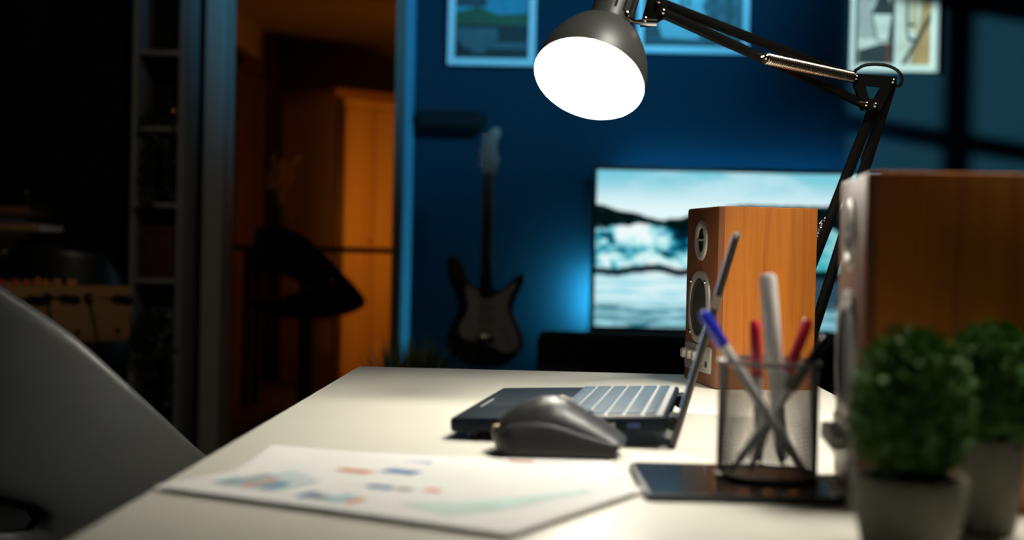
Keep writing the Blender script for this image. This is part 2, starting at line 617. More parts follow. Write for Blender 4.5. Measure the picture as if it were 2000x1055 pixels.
# dark wall that holds the doorway
dw = MB()
dw.box((-2.18, 6.185, 1.45), (1.36, 0.15, 2.9))
dw.box((-1.08, 6.185, 2.70), (0.86, 0.15, 0.4))
struct('wall_door', dw, 'wall_dark')
dc = MB()
dc.box((-1.481, 6.16, 1.25), (0.086, 0.20, 2.5))               # jamb towards the bookcase
dc.box((-1.09, 6.16, 2.51), (0.80, 0.20, 0.06))
d1 = struct('door_1', dc, 'white_trim', bevel=0.006)
MB().box((-0.683, 6.064, 1.25), (0.040, 0.030, 2.5)).build('door_frame', 'jamb', d1, smooth=False)
# hall beyond the doorway
struct('wall_hall_left', MB().box((-2.06, 8.3, 1.25), (0.12, 3.9, 2.5)), 'wall_warm')
struct('wall_hall_back', MB().box((-0.9, 10.26, 1.25), (2.5, 0.12, 2.5)), 'wall_warm')
struct('wall_hall_right', MB().box((0.31, 8.4, 1.25), (0.12, 3.7, 2.5)), 'wall_warm')
struct('ceiling_hall', MB().box((-0.9, 8.35, 2.40), (2.5, 3.9, 0.1)), 'wall_warm')
d2 = MB().box((-1.985, 9.02, 1.0), (0.03, 0.62, 2.0))
d2 = struct('door_2', d2, 'darkwood')
MB().box((-1.975, 8.66, 1.02), (0.05, 0.10, 2.10)).box((-1.975, 9.38, 1.02), (0.05, 0.10, 2.10)).box(
    (-1.975, 9.02, 2.06), (0.05, 0.82, 0.10)).build('door_frame', 'darkwood', d2, smooth=False)
struct('baseboard_back', MB().box((1.29, 6.49, 0.05), (3.9, 0.02, 0.1)), 'wall_dark')

# ================================================================== DESK
DX0, DX1, DY0, DY1, DZ = -0.292, 0.368, 0.42, 2.115, 0.75
desk = thing('desk', 'long cream-white desk under the lit lamp, laptop and speakers', 'desk', ((DX0 + DX1) / 2, (DY0 + DY1) / 2, 0))
MB().box((0, 0, DZ - 0.0125), (DX1 - DX0, DY1 - DY0, 0.025)).build('desktop', 'desk', desk, bevel=0.002)
for sx in (-1, 1):
    for sy in (-1, 1):
        MB().box((sx * 0.29, sy * 0.80, 0.3625), (0.05, 0.05, 0.725)).build('leg', 'desk_leg', desk, bevel=0.004)

# ================================================================== DESK LAMP
LB = V((0.352, 2.092, 0.75))
lamp = thing('desk_lamp', 'black spring-arm desk lamp with lit white shade above the desk', 'lamp', LB)


def lp(p):
    return V(p) - LB


MB().box((0, 0.0, 0.006), (0.05, 0.046, 0.012)).box((0, 0.040, -0.02), (0.05, 0.012, 0.064)).box((0, 0.015, -0.046), (0.05, 0.05, 0.012)).build(
    'clamp', 'black_metal', lamp, bevel=0.003)
MB().cyl((0, 0, 0.01), (0, 0, 0.05), 0.010).cyl((0, 0, 0.025), (0, 0, 0.045), 0.016).build('swivel_post', 'black_metal', lamp, bevel=0.001)
e1, e2, e3, e4 = lp((0.4105, 2.0, 1.1790)), lp((0.4613, 2.0, 1.1752)), lp((0.4254, 2.0, 1.1425)), lp((0.4374, 2.0, 1.1413))
b1, b2 = lp((0.3755, 2.091, 0.81)), lp((0.335, 2.091, 0.81))
MB().prism([(-0.030, 0.0), (0.036, 0.0), (0.030, 0.03), (-0.024, 0.03)], 0.006,
           Matrix.Translation((0, -0.008, 0.045)) @ Matrix.Rotation(pi / 2, 4, 'X')).build('base_bracket', 'black_metal', lamp, bevel=0.001)
MB().bar(b1, e2, 0.0145, 0.009, (0, 1, 0)).build('lower_arm', 'black_metal', lamp, bevel=0.0012)
MB().bar(b2, e4, 0.0145, 0.009, (0, 1, 0)).build('lower_arm', 'black_metal', lamp, bevel=0.0012)
# elbow plate: a triangle with a triangular opening, in front of and behind the bars
def plate(y):
    m = MB()
    A, B, C, D = e1, e2, e4, e3
    def pt(p, dx, dz):
        return V((p.x + dx, y, p.z + dz))
    outer = [pt(A, -0.006, 0.006), pt(B, 0.006, 0.006), pt(C, 0.007, -0.007), pt(D, -0.005, -0.007)]
    inner = [pt(A, 0.0125, -0.0085), pt(B, -0.0145, -0.0075), pt(C, -0.0005, 0.0085), pt(D, 0.0028, 0.0085)]
    th = V((0, 0.0025, 0))
    vo = [m.bm.verts.new(p) for p in outer]; vi = [m.bm.verts.new(p) for p in inner]
    wo = [m.bm.verts.new(p + th) for p in outer]; wi = [m.bm.verts.new(p + th) for p in inner]
    for i in range(4):
        j = (i + 1) % 4
        for q in ((vo[i], vo[j], vi[j], vi[i]), (wo[j], wo[i], wi[i], wi[j]), (vo[j], vo[i], wo[i], wo[j]), (vi[i], vi[j], wi[j], wi[i])):
            m.bm.faces.new(q)
    return m
plate(e1.y - 0.0085).build('elbow_plate', 'black_metal', lamp)
plate(e1.y + 0.0065).build('elbow_plate', 'black_metal', lamp)
# upper arm
h1, h2 = lp((0.1135, 1.69, 1.2262)), lp((0.1187, 1.69, 1.2140))
hk = lp((0.0975, 1.685, 1.2040))
MB().bar(h1, e1, 0.009, 0.011, (0, 0, 1)).build('upper_arm', 'black_metal', lamp, bevel=0.001)
MB().bar(h2, e3, 0.009, 0.011, (0, 0, 1)).build('upper_arm', 'black_metal', lamp, bevel=0.001)
hp = MB()
for dy in (-0.008, 0.006):
    pts = [(hk.x - 0.005, hk.z - 0.006), (hk.x + 0.006, hk.z - 0.006), (h2.x + 0.007, h2.z - 0.004), (h2.x + 0.004, h2.z + 0.006), (h1.x + 0.006, h1.z + 0.02), (h1.x - 0.010, h1.z + 0.014)]
    hp.prism([(x, -z) for x, z in pts], 0.0025, Matrix.Translation((0, h1.y + dy, 0)) @ Matrix.Rotation(-pi / 2, 4, 'X'))
hp.build('head_plate', 'black_metal', lamp, bevel=0.0006)


def spring(p0, p1, r, turns, wire=0.0011):
    p0, p1 = V(p0), V(p1)
    d = p1 - p0
    z = d.normalized()
    x = z.orthogonal().normalized()
    y = z.cross(x)
    pts = []
    n = turns * 9
    for i in range(n + 1):
        a = 2 * pi * turns * i / n
        pts.append(p0 + d * (i / n) + (x * cos(a) + y * sin(a)) * r)
    m = MB().tube(pts, wire, 5)
    m.tube([p0 - z * 0.009, p0 - z * 0.004 + x * r * .5, p0 + x * r], wire, 5)
    m.tube([p1 + x * r, p1 + z * 0.004 + x * r * .5, p1 + z * 0.009], wire, 5)
    return m


s1, s2 = lp((0.2585, 1.815, 1.1795)), lp((0.3990, 1.965, 1.1765))
spring(s1, s2, 0.0066, 44, 0.0014).build('spring', 'spring', lamp)
for y, xo in ((2.030, 0.0), (2.068, 0.010)):
    a, b = lp((0.3745 + xo, y, 0.975)), lp((0.3350 + xo, y + 0.022, 0.850))
    spring(a, b, 0.0055, 30).build('spring', 'spring', lamp)


def screw(p, r=0.0042, d=(0, -1, 0)):
    p, d = V(p), V(d)
    m = MB()
    m.lathe([(r, 0.0), (r, r * .35), (r * .72, r * .75), (r * .30, r * .9), (0, r * .9)], p, d, 14)
    m.cyl(p + d * r * .8, p + d * (r * 1.25), r * .42, r * .35, 6)
    m.build('screw', 'chrome', lamp)


for p in (e1, e2, e3, e4):
    screw(p + V((0, -0.0085, 0)))
for p in (hk, h2, h1):
    screw(p + V((0, -0.008, 0)), 0.0034)
screw(s1 + V((0, -0.010, 0)), 0.0036)
screw(lp((0.3765, 2.018, 0.982)), 0.0036)
# cable loop at the elbow
cb = [lp(p) for p in ((0.330, 1.930, 1.1935), (0.4015, 1.995, 1.187), (0.4105, 1.995, 1.1905), (0.421, 1.995, 1.1965), (0.437, 1.995, 1.1985), (0.455, 1.995, 1.1965), (0.4685, 1.995, 1.1895),
                      (0.4740, 1.995, 1.179), (0.4715, 1.998, 1.170), (0.4635, 2.003, 1.166), (0.450, 2.010, 1.135), (0.4255, 2.03, 1.06))]
sp = []
for i in range(len(cb) - 1):
    p0, p1, p2, p3 = cb[max(i - 1, 0)], cb[i], cb[i + 1], cb[min(i + 2, len(cb) - 1)]
    for k in range(6):
        t = k / 6
        sp.append(0.5 * ((2 * p1) + (p2 - p0) * t + (2 * p0 - 5 * p1 + 4 * p2 - p3) * t * t + (3 * p1 - p0 - 3 * p2 + p3) * t ** 3))
MB().tube(sp, 0.0022, 8).build('cable', 'black', lamp)
# head
HC = lp((0.0328, 1.65, 1.1286))
AX = V((-0.24, -0.59, -0.77)).normalized()        # the way the opening faces
RR = 0.0655
bell = [(RR, 0.0), (RR * 1.005, 0.006), (RR * 0.985, 0.020), (RR * 0.93, 0.036), (RR * 0.83, 0.053), (RR * 0.70, 0.068), (RR * 0.55, 0.078), (0.0275, 0.084), (0.0255, 0.090)]
inner = [(r - 0.0022, h + 0.0006) for r, h in bell]
sh = MB().lathe(bell + [(0.0255, 0.092), (0.0255, 0.172), (0.022, 0.182), (0, 0.184)], HC, -AX, 64)
hood = sh.build('shade', 'shade', lamp, angle=60)
MB().lathe([(RR, 0.0)] + [(RR - 0.001, 0.0002)] + inner + [(0.0, 0.088)], HC, -AX, 64).build('reflector', 'shade_in', lamp, angle=60)
bx = AX.orthogonal().normalized()
SLOT = 1.0
# neck slots, on the side towards the camera
qn = (-AX).to_track_quat('Z', 'Y').to_matrix()
tocam = (V((0, 0, 0.933)) - (HC + LB)).normalized()
tl = qn.inverted() @ tocam
a0 = atan2(tl.y, tl.x)
for k in (0.85, 0.45, 0.02, 1.3):
    a = a0 + k * SLOT
    p = HC - AX * 0.128 + qn @ V((cos(a) * 0.0253, sin(a) * 0.0253, 0))
    nrm = (qn @ V((cos(a), sin(a), 0))).normalized()
    tg = (-AX).cross(nrm)
    mm = Matrix((tg, nrm, -AX)).transposed().to_4x4()
    mm.translation = p
    MB().box((0, 0, 0), (0.0030, 0.0016, 0.052), Matrix.Identity(4)).build('vent_slot', 'black_matte', hood, smooth=False).matrix_local = mm
bulb = MB().ball(HC - AX * 0.004, 0.029, 24)
bulb.cyl(HC - AX * 0.085, HC - AX * 0.025, 0.013, 0.02)
bulb.build('bulb', 'bulb', lamp)
# chrome joint between neck and plate
jn = HC - AX * 0.098 + V((0.0215, -0.016, 0.004))
MB().ball(jn, (0.0045, 0.003, 0.0095), 14, (0, R(-20), 0)).build('joint_washer', 'chrome', lamp)
MB().tube([jn, hk + V((-0.012, -0.006, -0.003)), hk + V((0.004, -0.004, -0.003))], [0.0028, 0.0026, 0.0042], 12).cyl(
    hk + V((0.004, -0.004, -0.003)), hk + V((0.014, -0.004, -0.003)), 0.0046, 0.0046, 12).build('joint_rod', 'chrome', lamp)

# ================================================================== SPEAKERS
SW, SD, SH = 0.156, 0.135, 0.244
sp_a = thing('bookshelf_speaker', 'cherry wood bookshelf speaker behind the laptop lid, its side brightly lit', 'speaker', (0.269, 1.984, DZ), R(10), 'pair of wooden desk speakers')
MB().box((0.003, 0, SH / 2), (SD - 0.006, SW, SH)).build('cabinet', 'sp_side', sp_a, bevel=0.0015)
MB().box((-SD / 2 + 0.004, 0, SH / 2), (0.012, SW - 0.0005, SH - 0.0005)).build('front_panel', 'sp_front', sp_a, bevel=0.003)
FX = -SD / 2 - 0.002
FR = Matrix.Translation((FX, 0, 0)) @ Matrix.Rotation(-pi / 2, 4, 'Y')       # local z -> -x, local x -> z


def ring(m, cz, a, b, prof):
    """oval ring of half height a, half width b on the front, profile (shrink, out)"""
    rings = []
    for shr, out in prof:
        rings.append([m.bm.verts.new((FX - out, (b - shr) * cos(2 * pi * k / 48), cz + (a - shr) * sin(2 * pi * k / 48))) for k in range(48)])
    for p, q in zip(rings, rings[1:]):
        for k in range(48):
            m.bm.faces.new((p[k], p[(k + 1) % 48], q[(k + 1) % 48], q[k]))
    return rings[-1]


tz = SH * 0.815
m = MB()
ring(m, tz, 0.0285, 0.0285, [(0, 0), (0.001, 0.0025), (0.004, 0.004), (0.008, 0.0035), (0.0115, 0.0015), (0.012, 0.0003)])
tw = m.build('tweeter_ring', 'silver', sp_a)
m = MB()
m.cyl((FX - 0.0001, 0, tz), (FX - 0.0006, 0, tz), 0.0172)
m.build('tweeter_dome', 'black_matte', tw)
MB().box((FX - 0.0022, 0, tz), (0.0024, 0.034, 0.0030)).build('tweeter_bar', 'silver', tw)
wz = SH * 0.435
m = MB()
prof = [(0, 0), (0.001, 0.003), (0.005, 0.005), (0.0095, 0.004), (0.0105, 0.001)]
rings = []
for shr, out in prof:
    pts = rrect(0.100 - 2 * shr, 0.098 - 2 * shr, 0.040 - shr * .6, 9)
    rings.append([m.bm.verts.new((FX - out, y, wz + z)) for z, y in pts])
for p, q in zip(rings, rings[1:]):
    for k in range(len(p)):
        m.bm.faces.new((p[k], p[(k + 1) % len(p)], q[(k + 1) % len(p)], q[k]))
wf = m.build('woofer_frame', 'silver', sp_a)
MB().lathe([(0.041, 0.002), (0.038, 0.0042), (0.034, 0.001), (0.016, -0.006), (0.013, -0.003), (0.006, 0.001), (0, 0.0018)], (FX, 0, wz), (-1, 0, 0), 40).prism(
    rrect(0.0785, 0.0765, 0.032, 6), 0.0012, Matrix.Translation((FX, 0, wz)) @ Matrix.Rotation(-pi / 2, 4, 'Y')).build('woofer_cone', 'cone', wf)
for sy in (-1, 1):
    for sz in (-1, 1):
        MB().lathe([(0.0034, 0), (0.0030, 0.0016), (0.0012, 0.0018), (0.001, 0.0006), (0, 0.0006)], (FX - 0.0045, sy * 0.0345, wz + sz * 0.0355), (-1, 0, 0), 12).build('screw', 'chrome', wf)
pz = 0.0365
cp = MB().prism(rrect(0.036, 0.128, 0.004), 0.0035, Matrix.Translation((FX, 0, pz)) @ Matrix.Rotation(-pi / 2, 4, 'Y')).build('control_panel', 'silver', sp_a, bevel=0.0008)
for y, r in ((0.040, 0.0075), (0.012, 0.0075), (-0.016, 0.0075)):
    MB().lathe([(r, 0), (r * .96, 0.010), (r * .8, 0.0115), (0, 0.0115)], (FX - 0.0035, y, pz + 0.004), (-1, 0, 0), 20).build('knob', 'silver', cp)
MB().cyl((FX - 0.0034, -0.046, pz - 0.006), (FX - 0.0042, -0.046, pz - 0.006), 0.0045).build('headphone_jack', 'black', cp)
for y in (0.028, 0.0, -0.026):
    MB().cyl((FX - 0.0034, y, pz - 0.010), (FX - 0.0040, y, pz - 0.010), 0.0012).build('indicator', 'black', cp)
for sx in (-1, 1):
    for sy in (-1, 1):
        MB().cyl((sx * 0.05, sy * 0.06, -0.0005), (sx * 0.05, sy * 0.06, 0.0025), 0.006).build('foot', 'black', sp_a)
dup(sp_a, (0.2984, 1.1085, DZ), R(-4.5), 'large dark wooden speaker in shade behind the two small topiary plants', 'pair of wooden desk speakers')

# cable behind the far speaker
pts = []
for i in range(40):
    t = i / 39
    pts.append((0.352 + 0.012 * sin(t * 5), 2.075 - 0.11 * t, DZ + 0.0025 + 0.050 * max(0, 1 - t * 1.9) ** 1.2))
tag(MB().tube(pts, 0.0018, 6).build('speaker_cable', 'black'), 'thin black cable on the desk edge behind the lit speaker', 'cable')

# ================================================================== LAPTOP
LA = R(-7.2)
lap = thing('laptop', 'slim open dark laptop behind the mouse, screen seen edge-on', 'laptop', (0.1235, 1.462, DZ), LA)
LW, LDp = 0.302, 0.203            # along the hinge, front to hinge
tilt = R(2.6)


def tl_(x, y, z):
    """deck coordinates: x from the hinge (0) to the front (-LDp); z over the desk at the hinge underside"""
    p = Matrix.Rotation(-tilt, 4, 'Y') @ V((x, y, 0))
    return V((p.x, p.y, 0.0135 + p.z + z))


def deckbox(m, x0, x1, y0, y1, z0, z1):
    c = tl_((x0 + x1) / 2, (y0 + y1) / 2, (z0 + z1) / 2)
    m.box(c, (abs(x1 - x0), abs(y1 - y0), abs(z1 - z0)), Matrix.Rotation(-tilt, 4, 'Y'))
    return m


LZ0, LZ1 = 0.003, 0.0165
base = deckbox(MB(), -LDp, 0, -LW / 2, LW / 2, LZ0, LZ1).build('base', 'lap_deck', lap, bevel=0.003)
kb = deckbox(MB(), -0.106, -0.004, -LW / 2 + 0.008, LW / 2 - 0.008, LZ1 - 0.0004, LZ1 + 0.0006).build('keyboard_tray', 'lap_tray', base, bevel=0.0003)
rows = [(-0.0155, 0.011, 16), (-0.0315, 0.0145, 14), (-0.0487, 0.0145, 14), (-0.0659, 0.0145, 13), (-0.0831, 0.0145, 12), (-0.0995, 0.0125, 9)]
km = MB()
for xc, dx, n in rows:
    pitch = (LW - 0.022) / n
    for i in range(n):
        yc = -LW / 2 + 0.011 + pitch * (i + .5)
        deckbox(km, xc - dx / 2, xc + dx / 2, yc - pitch / 2 + 0.0013, yc + pitch / 2 - 0.0013, LZ1 + 0.0004, LZ1 + 0.0022)
km.build('keys', 'key', base, bevel=0.0005)
tp = deckbox(MB(), -0.190, -0.118, -0.055, 0.050, LZ1 - 0.0002, LZ1 + 0.0003).build('touchpad', 'lap_deck', base)
deckbox(MB(), -0.1915, -0.1898, -0.055, 0.020, LZ1 - 0.0002, LZ1 + 0.0006).build('touchpad_glint', 'lap_tray', base)  # pale strip stands in for the highlight along the touchpad edge
for x, wd, mm in ((-0.075, 0.014, 'port'), (-0.052, 0.010, 'lap_tray'), (-0.030, 0.012, 'port'), (-0.118, 0.006, 'black')):
    deckbox(MB(), x - wd / 2, x + wd / 2, -LW / 2 - 0.0004, -LW / 2 + 0.001, 0.006, 0.011).build('port', mm, base)
for y in (-0.13, 0.13):
    p0, p1 = tl_(-LDp + 0.02, y, -0.0005), tl_(-LDp + 0.02, y, 0)
    MB().cyl((p0.x, y, 0.0), (p0.x, y, p0.z + 0.004), 0.006).build('rubber_foot', 'black', base)
# hinge and lid
for sy in (-1, 1):
    MB().cyl((0.004, sy * (LW / 2 - 0.03), 0.020), (0.004, sy * (LW / 2 - 0.075), 0.020), 0.0065).box(
        (0.0, sy * (LW / 2 - 0.05), 0.020), (0.012, 0.05, 0.008)).build('hinge', 'black', base)
lt = R(15.2)                       # lean of the lid
LR = Matrix.Rotation(lt, 4, 'Y')
LL = 0.2075
lo = V((0.0060, 0, 0.0015))
lm = MB().prism(rrect(LL, LW, 0.008, 4), 0.0062, Matrix.Translation(lo) @ LR @ Matrix.Translation((0.0031, 0, LL / 2)) @ Matrix.Rotation(-pi / 2, 4, 'Y'))
lid = lm.build('lid', 'lap_lid', lap, bevel=0.0012)
sm_ = MB()
c = V(lo) + LR @ V((-0.0034, 0, LL / 2 + 0.012))
sm_.box(c, (0.0008, LW - 0.012, LL - 0.034), LR)
sm_.build('screen', 'lap_screen', lid)
c2 = V(lo) + LR @ V((0.0, -LW / 2 - 0.0002, LL * 0.675))
MB().box(c2, (0.0075, 0.0012, 0.012), LR).build('lid_bumper', 'silver', lid)

# ================================================================== MOUSE
mo = thing('computer_mouse', 'large ergonomic graphite computer mouse lying beside the laptop', 'mouse', (0.006, 1.268, DZ), R(-3))
ML = 0.121


def mouse_top(t):
    # height along the length, t 0 (palm end) .. 1 (button end)
    ks = [(0, 0.017), (0.04, 0.026), (0.12, 0.0365), (0.24, 0.0455), (0.36, 0.0505), (0.46, 0.0515), (0.56, 0.0485), (0.70, 0.040), (0.84, 0.030), (0.94, 0.0215), (1.0, 0.0155)]
    for (a, x), (b, y) in zip(ks, ks[1:]):
        if t <= b:
            f = (t - a) / (b - a)
            return x + (y - x) * f
    return ks[-1][1]


def mouse_half(t):
    if t < 0.16:
        return 0.040 * sqrt(max(0.0, 1 - ((0.16 - t) / 0.165) ** 2)) + 0.001
    return 0.041 - 0.008 * ((t - 0.16) / 0.84) ** 2 - (0.010 if t > .985 else 0)


m = MB()
NT, NA = 36, 22
prev = None
for i in range(NT + 1):
    t = i / NT
    x = -ML / 2 + ML * t
    hgt, hw = mouse_top(t), mouse_half(t)
    row = []
    for k in range(NA + 1):
        a = pi * k / NA
        y = -cos(a)
        zz = sin(a) ** 0.62
        z0 = 0.0022 + (0.006 * max(0, (t - 0.86) / 0.14))
        # the thumb wing flares out low on the far side, hump leans towards the near side
        flare = 0.010 * max(0, y) * sin(pi * min(1, t / 0.75)) * (1 - zz)
        row.append(m.bm.verts.new((x - 0.012 * (1 - zz) * (t - 0.5), y * hw + flare, z0 + (hgt - z0) * zz)))
    if prev:
        for k in range(NA):
            m.bm.faces.new((prev[k], prev[k + 1], row[k + 1], row[k]))
        m.bm.faces.new((prev[0], row[0], row[NA], prev[NA]))
    else:
        m.bm.faces.new(row)
    prev = row
m.bm.faces.new(prev[::-1])
mb_ = m.build('body', 'mouse', mo, angle=50)
MB().cyl((0.0235, -0.004, 0.0295), (0.0235, 0.004, 0.0295), 0.0105, seg=28).build('scroll_wheel', 'chrome', mb_, bevel=0.001)
MB().box((0.006, 0, 0.0485), (0.013, 0.007, 0.003), (0, R(17), 0)).build('mode_button', 'silver', mb_, bevel=0.001)
m = MB()
for i in range(13):
    pass
# lower grip of rubber on the near side, following the body
prev = None
for i in range(25):
    t = 0.02 + 0.94 * i / 24
    x = -ML / 2 + ML * t
    hgt, hw = mouse_top(t), mouse_half(t)
    zt = 0.012 + 0.62 * (hgt - 0.012) * (1 - 0.75 * max(0, t - 0.15))
    row = []
    for k in range(6):
        z = 0.0035 + (zt - 0.0035) * k / 5
        z0 = 0.0022 + (0.006 * max(0, (t - 0.86) / 0.14))
        zz = min(1, max(0, (z - z0) / (hgt - z0)))
        s_ = zz ** (1 / 0.62)
        y = -sqrt(max(0, 1 - min(1, s_) ** 2)) * hw - 0.0007
        row.append(m.bm.verts.new((x - 0.012 * (1 - zz) * (t - 0.5), y, z)))
    if prev:
        for k in range(5):
            m.bm.faces.new((prev[k], row[k], row[k + 1], prev[k + 1]))
    prev = row
g = m.build('rubber_grip', 'mouse_dk', mb_)
sd = g.modifiers.new('thick', 'SOLIDIFY')
sd.thickness = 0.0012
MB().box((-0.0545, -0.0205, 0.0235), (0.004, 0.009, 0.006), (0, R(20), R(-45))).build('accent_ring', 'mouse_gold', mb_, bevel=0.001)
MB().box((0, 0, 0.0013), (0.090, 0.058, 0.0026)).build('glide_feet', 'mouse_dk', mo, bevel=0.001)

# ================================================================== PAPERS AND TABLET


def sheet(name, label, corner, ang, z, seed, marks, curl):
    """A4 sheet, corner A at the origin, long side along local x (0.297), short side along local y (0.21)"""
    m = MB()
    nx, ny = 18, 12
    rnd = random.Random(seed)

    def hz(x, y):
        v_ = curl * (max(0, 1 - (x + (0.21 - y)) / 0.09) ** 2) * 0.014
        v_ += 0.0008 * (1 + sin(x * 22 + seed)) * (0.3 + y * 2)
        return v_
    vv = [[m.bm.verts.new((0.297 * i / nx, 0.21 * j / ny, hz(0.297 * i / nx, 0.21 * j / ny))) for j in range(ny + 1)] for i in range(nx + 1)]
    for i in range(nx):
        for j in range(ny):
            m.bm.faces.new((vv[i][j], vv[i + 1][j], vv[i + 1][j + 1], vv[i][j + 1]))
    for mi, pts in marks:
        m.mi = mi
        m.face([(x, y, hz(x, y) + 0.00045) for x, y in pts])
    o = m.build(name, ['paper', 'ink_blue', 'ink_navy', 'ink_org', 'ink_mint', 'ink_grey'], smooth=False)
    o.location = (*corner, z)
    o.rotation_euler = (0, 0, ang)
    return tag(o, label, 'paper', 'chart sheets spread on the desk')


def rc(x, y, w_, h_):
    return [(x, y), (x + w_, y), (x + w_, y + h_), (x, y + h_)]


marks2 = [(1, rc(0.03, 0.03, 0.06, 0.012)), (5, rc(0.04, 0.055, 0.05, 0.01)), (1, rc(0.05, 0.075, 0.04, 0.014)), (3, rc(0.09, 0.13, 0.032, 0.018)), (2, rc(0.122, 0.15, 0.025, 0.022)),
          (3, rc(0.21, 0.19, 0.02, 0.008))]
sheet('chart_sheet', 'white printed chart sheet reaching under the mouse, curled corner', (-0.256, 1.028), R(-3), DZ + 0.0004, 1, marks2, 0.3)
marks1 = []
for i in range(7):
    marks1.append(([1, 5, 1, 3, 1, 2, 1][i], rc(0.022 + i * 0.009, 0.035, 0.007, 0.03 + 0.012 * ((i * 37) % 5))))
marks1 += [(3, rc(0.062, 0.135, 0.030, 0.014)), (2, rc(0.094, 0.150, 0.030, 0.018)),
           (2, rc(0.125, 0.085, 0.022, 0.012)), (5, rc(0.15, 0.088, 0.012, 0.010)), (3, rc(0.17, 0.095, 0.012, 0.010)),
           (2, rc(0.108, 0.024, 0.010, 0.022)), (5, rc(0.120, 0.024, 0.012, 0.016)), (1, rc(0.134, 0.024, 0.012, 0.028)), (3, rc(0.150, 0.024, 0.008, 0.02)),
           (4, [(0.185, 0.045), (0.235, 0.03), (0.255, 0.075), (0.262, 0.13), (0.272, 0.17), (0.262, 0.175), (0.244, 0.125), (0.215, 0.07)])]
sheet('chart_sheet', 'white printed chart sheet with bars, topmost and nearest on the desk', (-0.288, 1.0205), R(-27.5), DZ + 0.0040, 4, marks1, 0.15)

tab = thing('tablet', 'flat dark glossy tablet lying under the wire pen cup', 'tablet', (0.140, 1.115, DZ), R(2))
MB().prism(rrect(0.146, 0.156, 0.009), 0.0055).build('casing', 'tab_edge', tab, bevel=0.001)
MB().prism(rrect(0.140, 0.150, 0.006), 0.0005, Matrix.Translation((0, 0, 0.0055))).build('screen_glass', 'glass_black', tab)

# ================================================================== PEN CUP AND PENS
CZ = DZ + 0.0062
CC = V((0.1700, 1.128, CZ))
cup = thing('pen_cup', 'round grey wire-mesh pen cup standing on the tablet', 'pen cup', CC)
m = MB()
NS, NH, CR, CH = 84, 26, 0.0390, 0.091
grid = [[m.bm.verts.new((CR * cos(2 * pi * (i + 0.5 * (j % 2)) / NS), CR * sin(2 * pi * (i + 0.5 * (j % 2)) / NS), 0.003 + (CH - 0.006) * j / NH)) for i in range(NS)] for j in range(NH + 1)]
for j in range(0, NH - 1, 2):
    for i in range(NS):
        m.bm.faces.new((grid[j][(i + 1) % NS], grid[j + 1][(i + 1) % NS], grid[j + 2][(i + 1) % NS], grid[j + 1][i]))
for j in range(1, NH - 2, 2):
    for i in range(NS):
        m.bm.faces.new((grid[j][i], grid[j + 1][(i + 1) % NS], grid[j + 2][i], grid[j + 1][i]))
cm = m.build('mesh_wall', 'mesh', cup, smooth=False, normals=True)
wf_ = cm.modifiers.new('wire', 'WIREFRAME')
wf_.thickness = 0.0009
wf_.use_even_offset = False


def torus(m, R_, r_, z, seg=48):
    m.lathe([(R_ + r_ * cos(2 * pi * k / 8), z + r_ * sin(2 * pi * k / 8)) for k in range(8)], (0, 0, 0), (0, 0, 1), seg, closed=True)
    return m


torus(MB(), CR, 0.0022, CH).build('rim', 'mesh', cup)
torus(MB(), CR, 0.0020, 0.002).lathe([(0, 0.0010), (CR, 0.0010), (CR, 0.0022), (0, 0.0022)]).build('base', 'mesh', cup)


def pen(name, label, foot, top, r, body, cap, caplen, clip=True, nib=True):
    """pen lying between two points of the cup's own space"""
    f, t = CC + V(foot), CC + V(top)
    d = t - f
    ln = d.length
    o = bpy.data.objects.new(name, None)
    COL.objects.link(o)
    o.location = f
    o.rotation_euler = d.to_track_quat('Z', 'Y').to_euler()
    tag(o, label, 'pen', 'pens in the wire cup')
    MB().lathe([(0, 0.008 if nib else 0), (r * .7, 0.009), (r, 0.018), (r, ln - caplen), (0, ln - caplen)], seg=18).build('barrel', body, o)
    MB().lathe([(0.0005, 0), (0.0012, 0.004), (r * .7, 0.0095), (0, 0.0095)], seg=12).build('tip', 'pen_black' if body != 'pen_red' else 'pen_red', o)
    MB().lathe([(r * 1.02, ln - caplen), (r * 1.22, ln - caplen + 0.001), (r * 1.18, ln - 0.003), (r * .85, ln), (0, ln)], seg=18).build('cap', cap, o)
    if clip:
        MB().box((r * 1.5, 0, ln - caplen * .5), (r * .4, r * .8, caplen * .8)).build('clip', cap, o, bevel=0.0004)
    return o


pen('ballpoint_pen', 'blue-capped pen leaning far out of the wire cup towards the laptop', (0.029, -0.018, 0.0035), (-0.0555, -0.014, 0.130), 0.0040, 'pen_clear', 'pen_blue', 0.032)
pen('marker_pen', 'thick white pen, tallest of those in the wire cup', (0.016, 0.020, 0.0035), (-0.001, 0.014, 0.160), 0.0058, 'pen_white', 'pen_white', 0.080, clip=False)
pen('felt_pen', 'red pen standing close beside the blue-capped one in the cup', (0.000, 0.032, 0.0035), (-0.008, 0.029, 0.122), 0.0038, 'pen_clear', 'pen_red', 0.046)
pen('felt_pen', 'red pen with pale clip tilting behind the thick white one', (-0.014, -0.004, 0.0035), (0.032, 0.012, 0.124), 0.0038, 'pen_clear', 'pen_red', 0.045)
pen('ballpoint_pen', 'black pen leaning out of the wire cup towards the dark speaker', (-0.030, -0.010, 0.0035), (0.0455, -0.002, 0.112), 0.0036, 'pen_clear', 'pen_black', 0.052)

# ================================================================== TOPIARY PLANTS


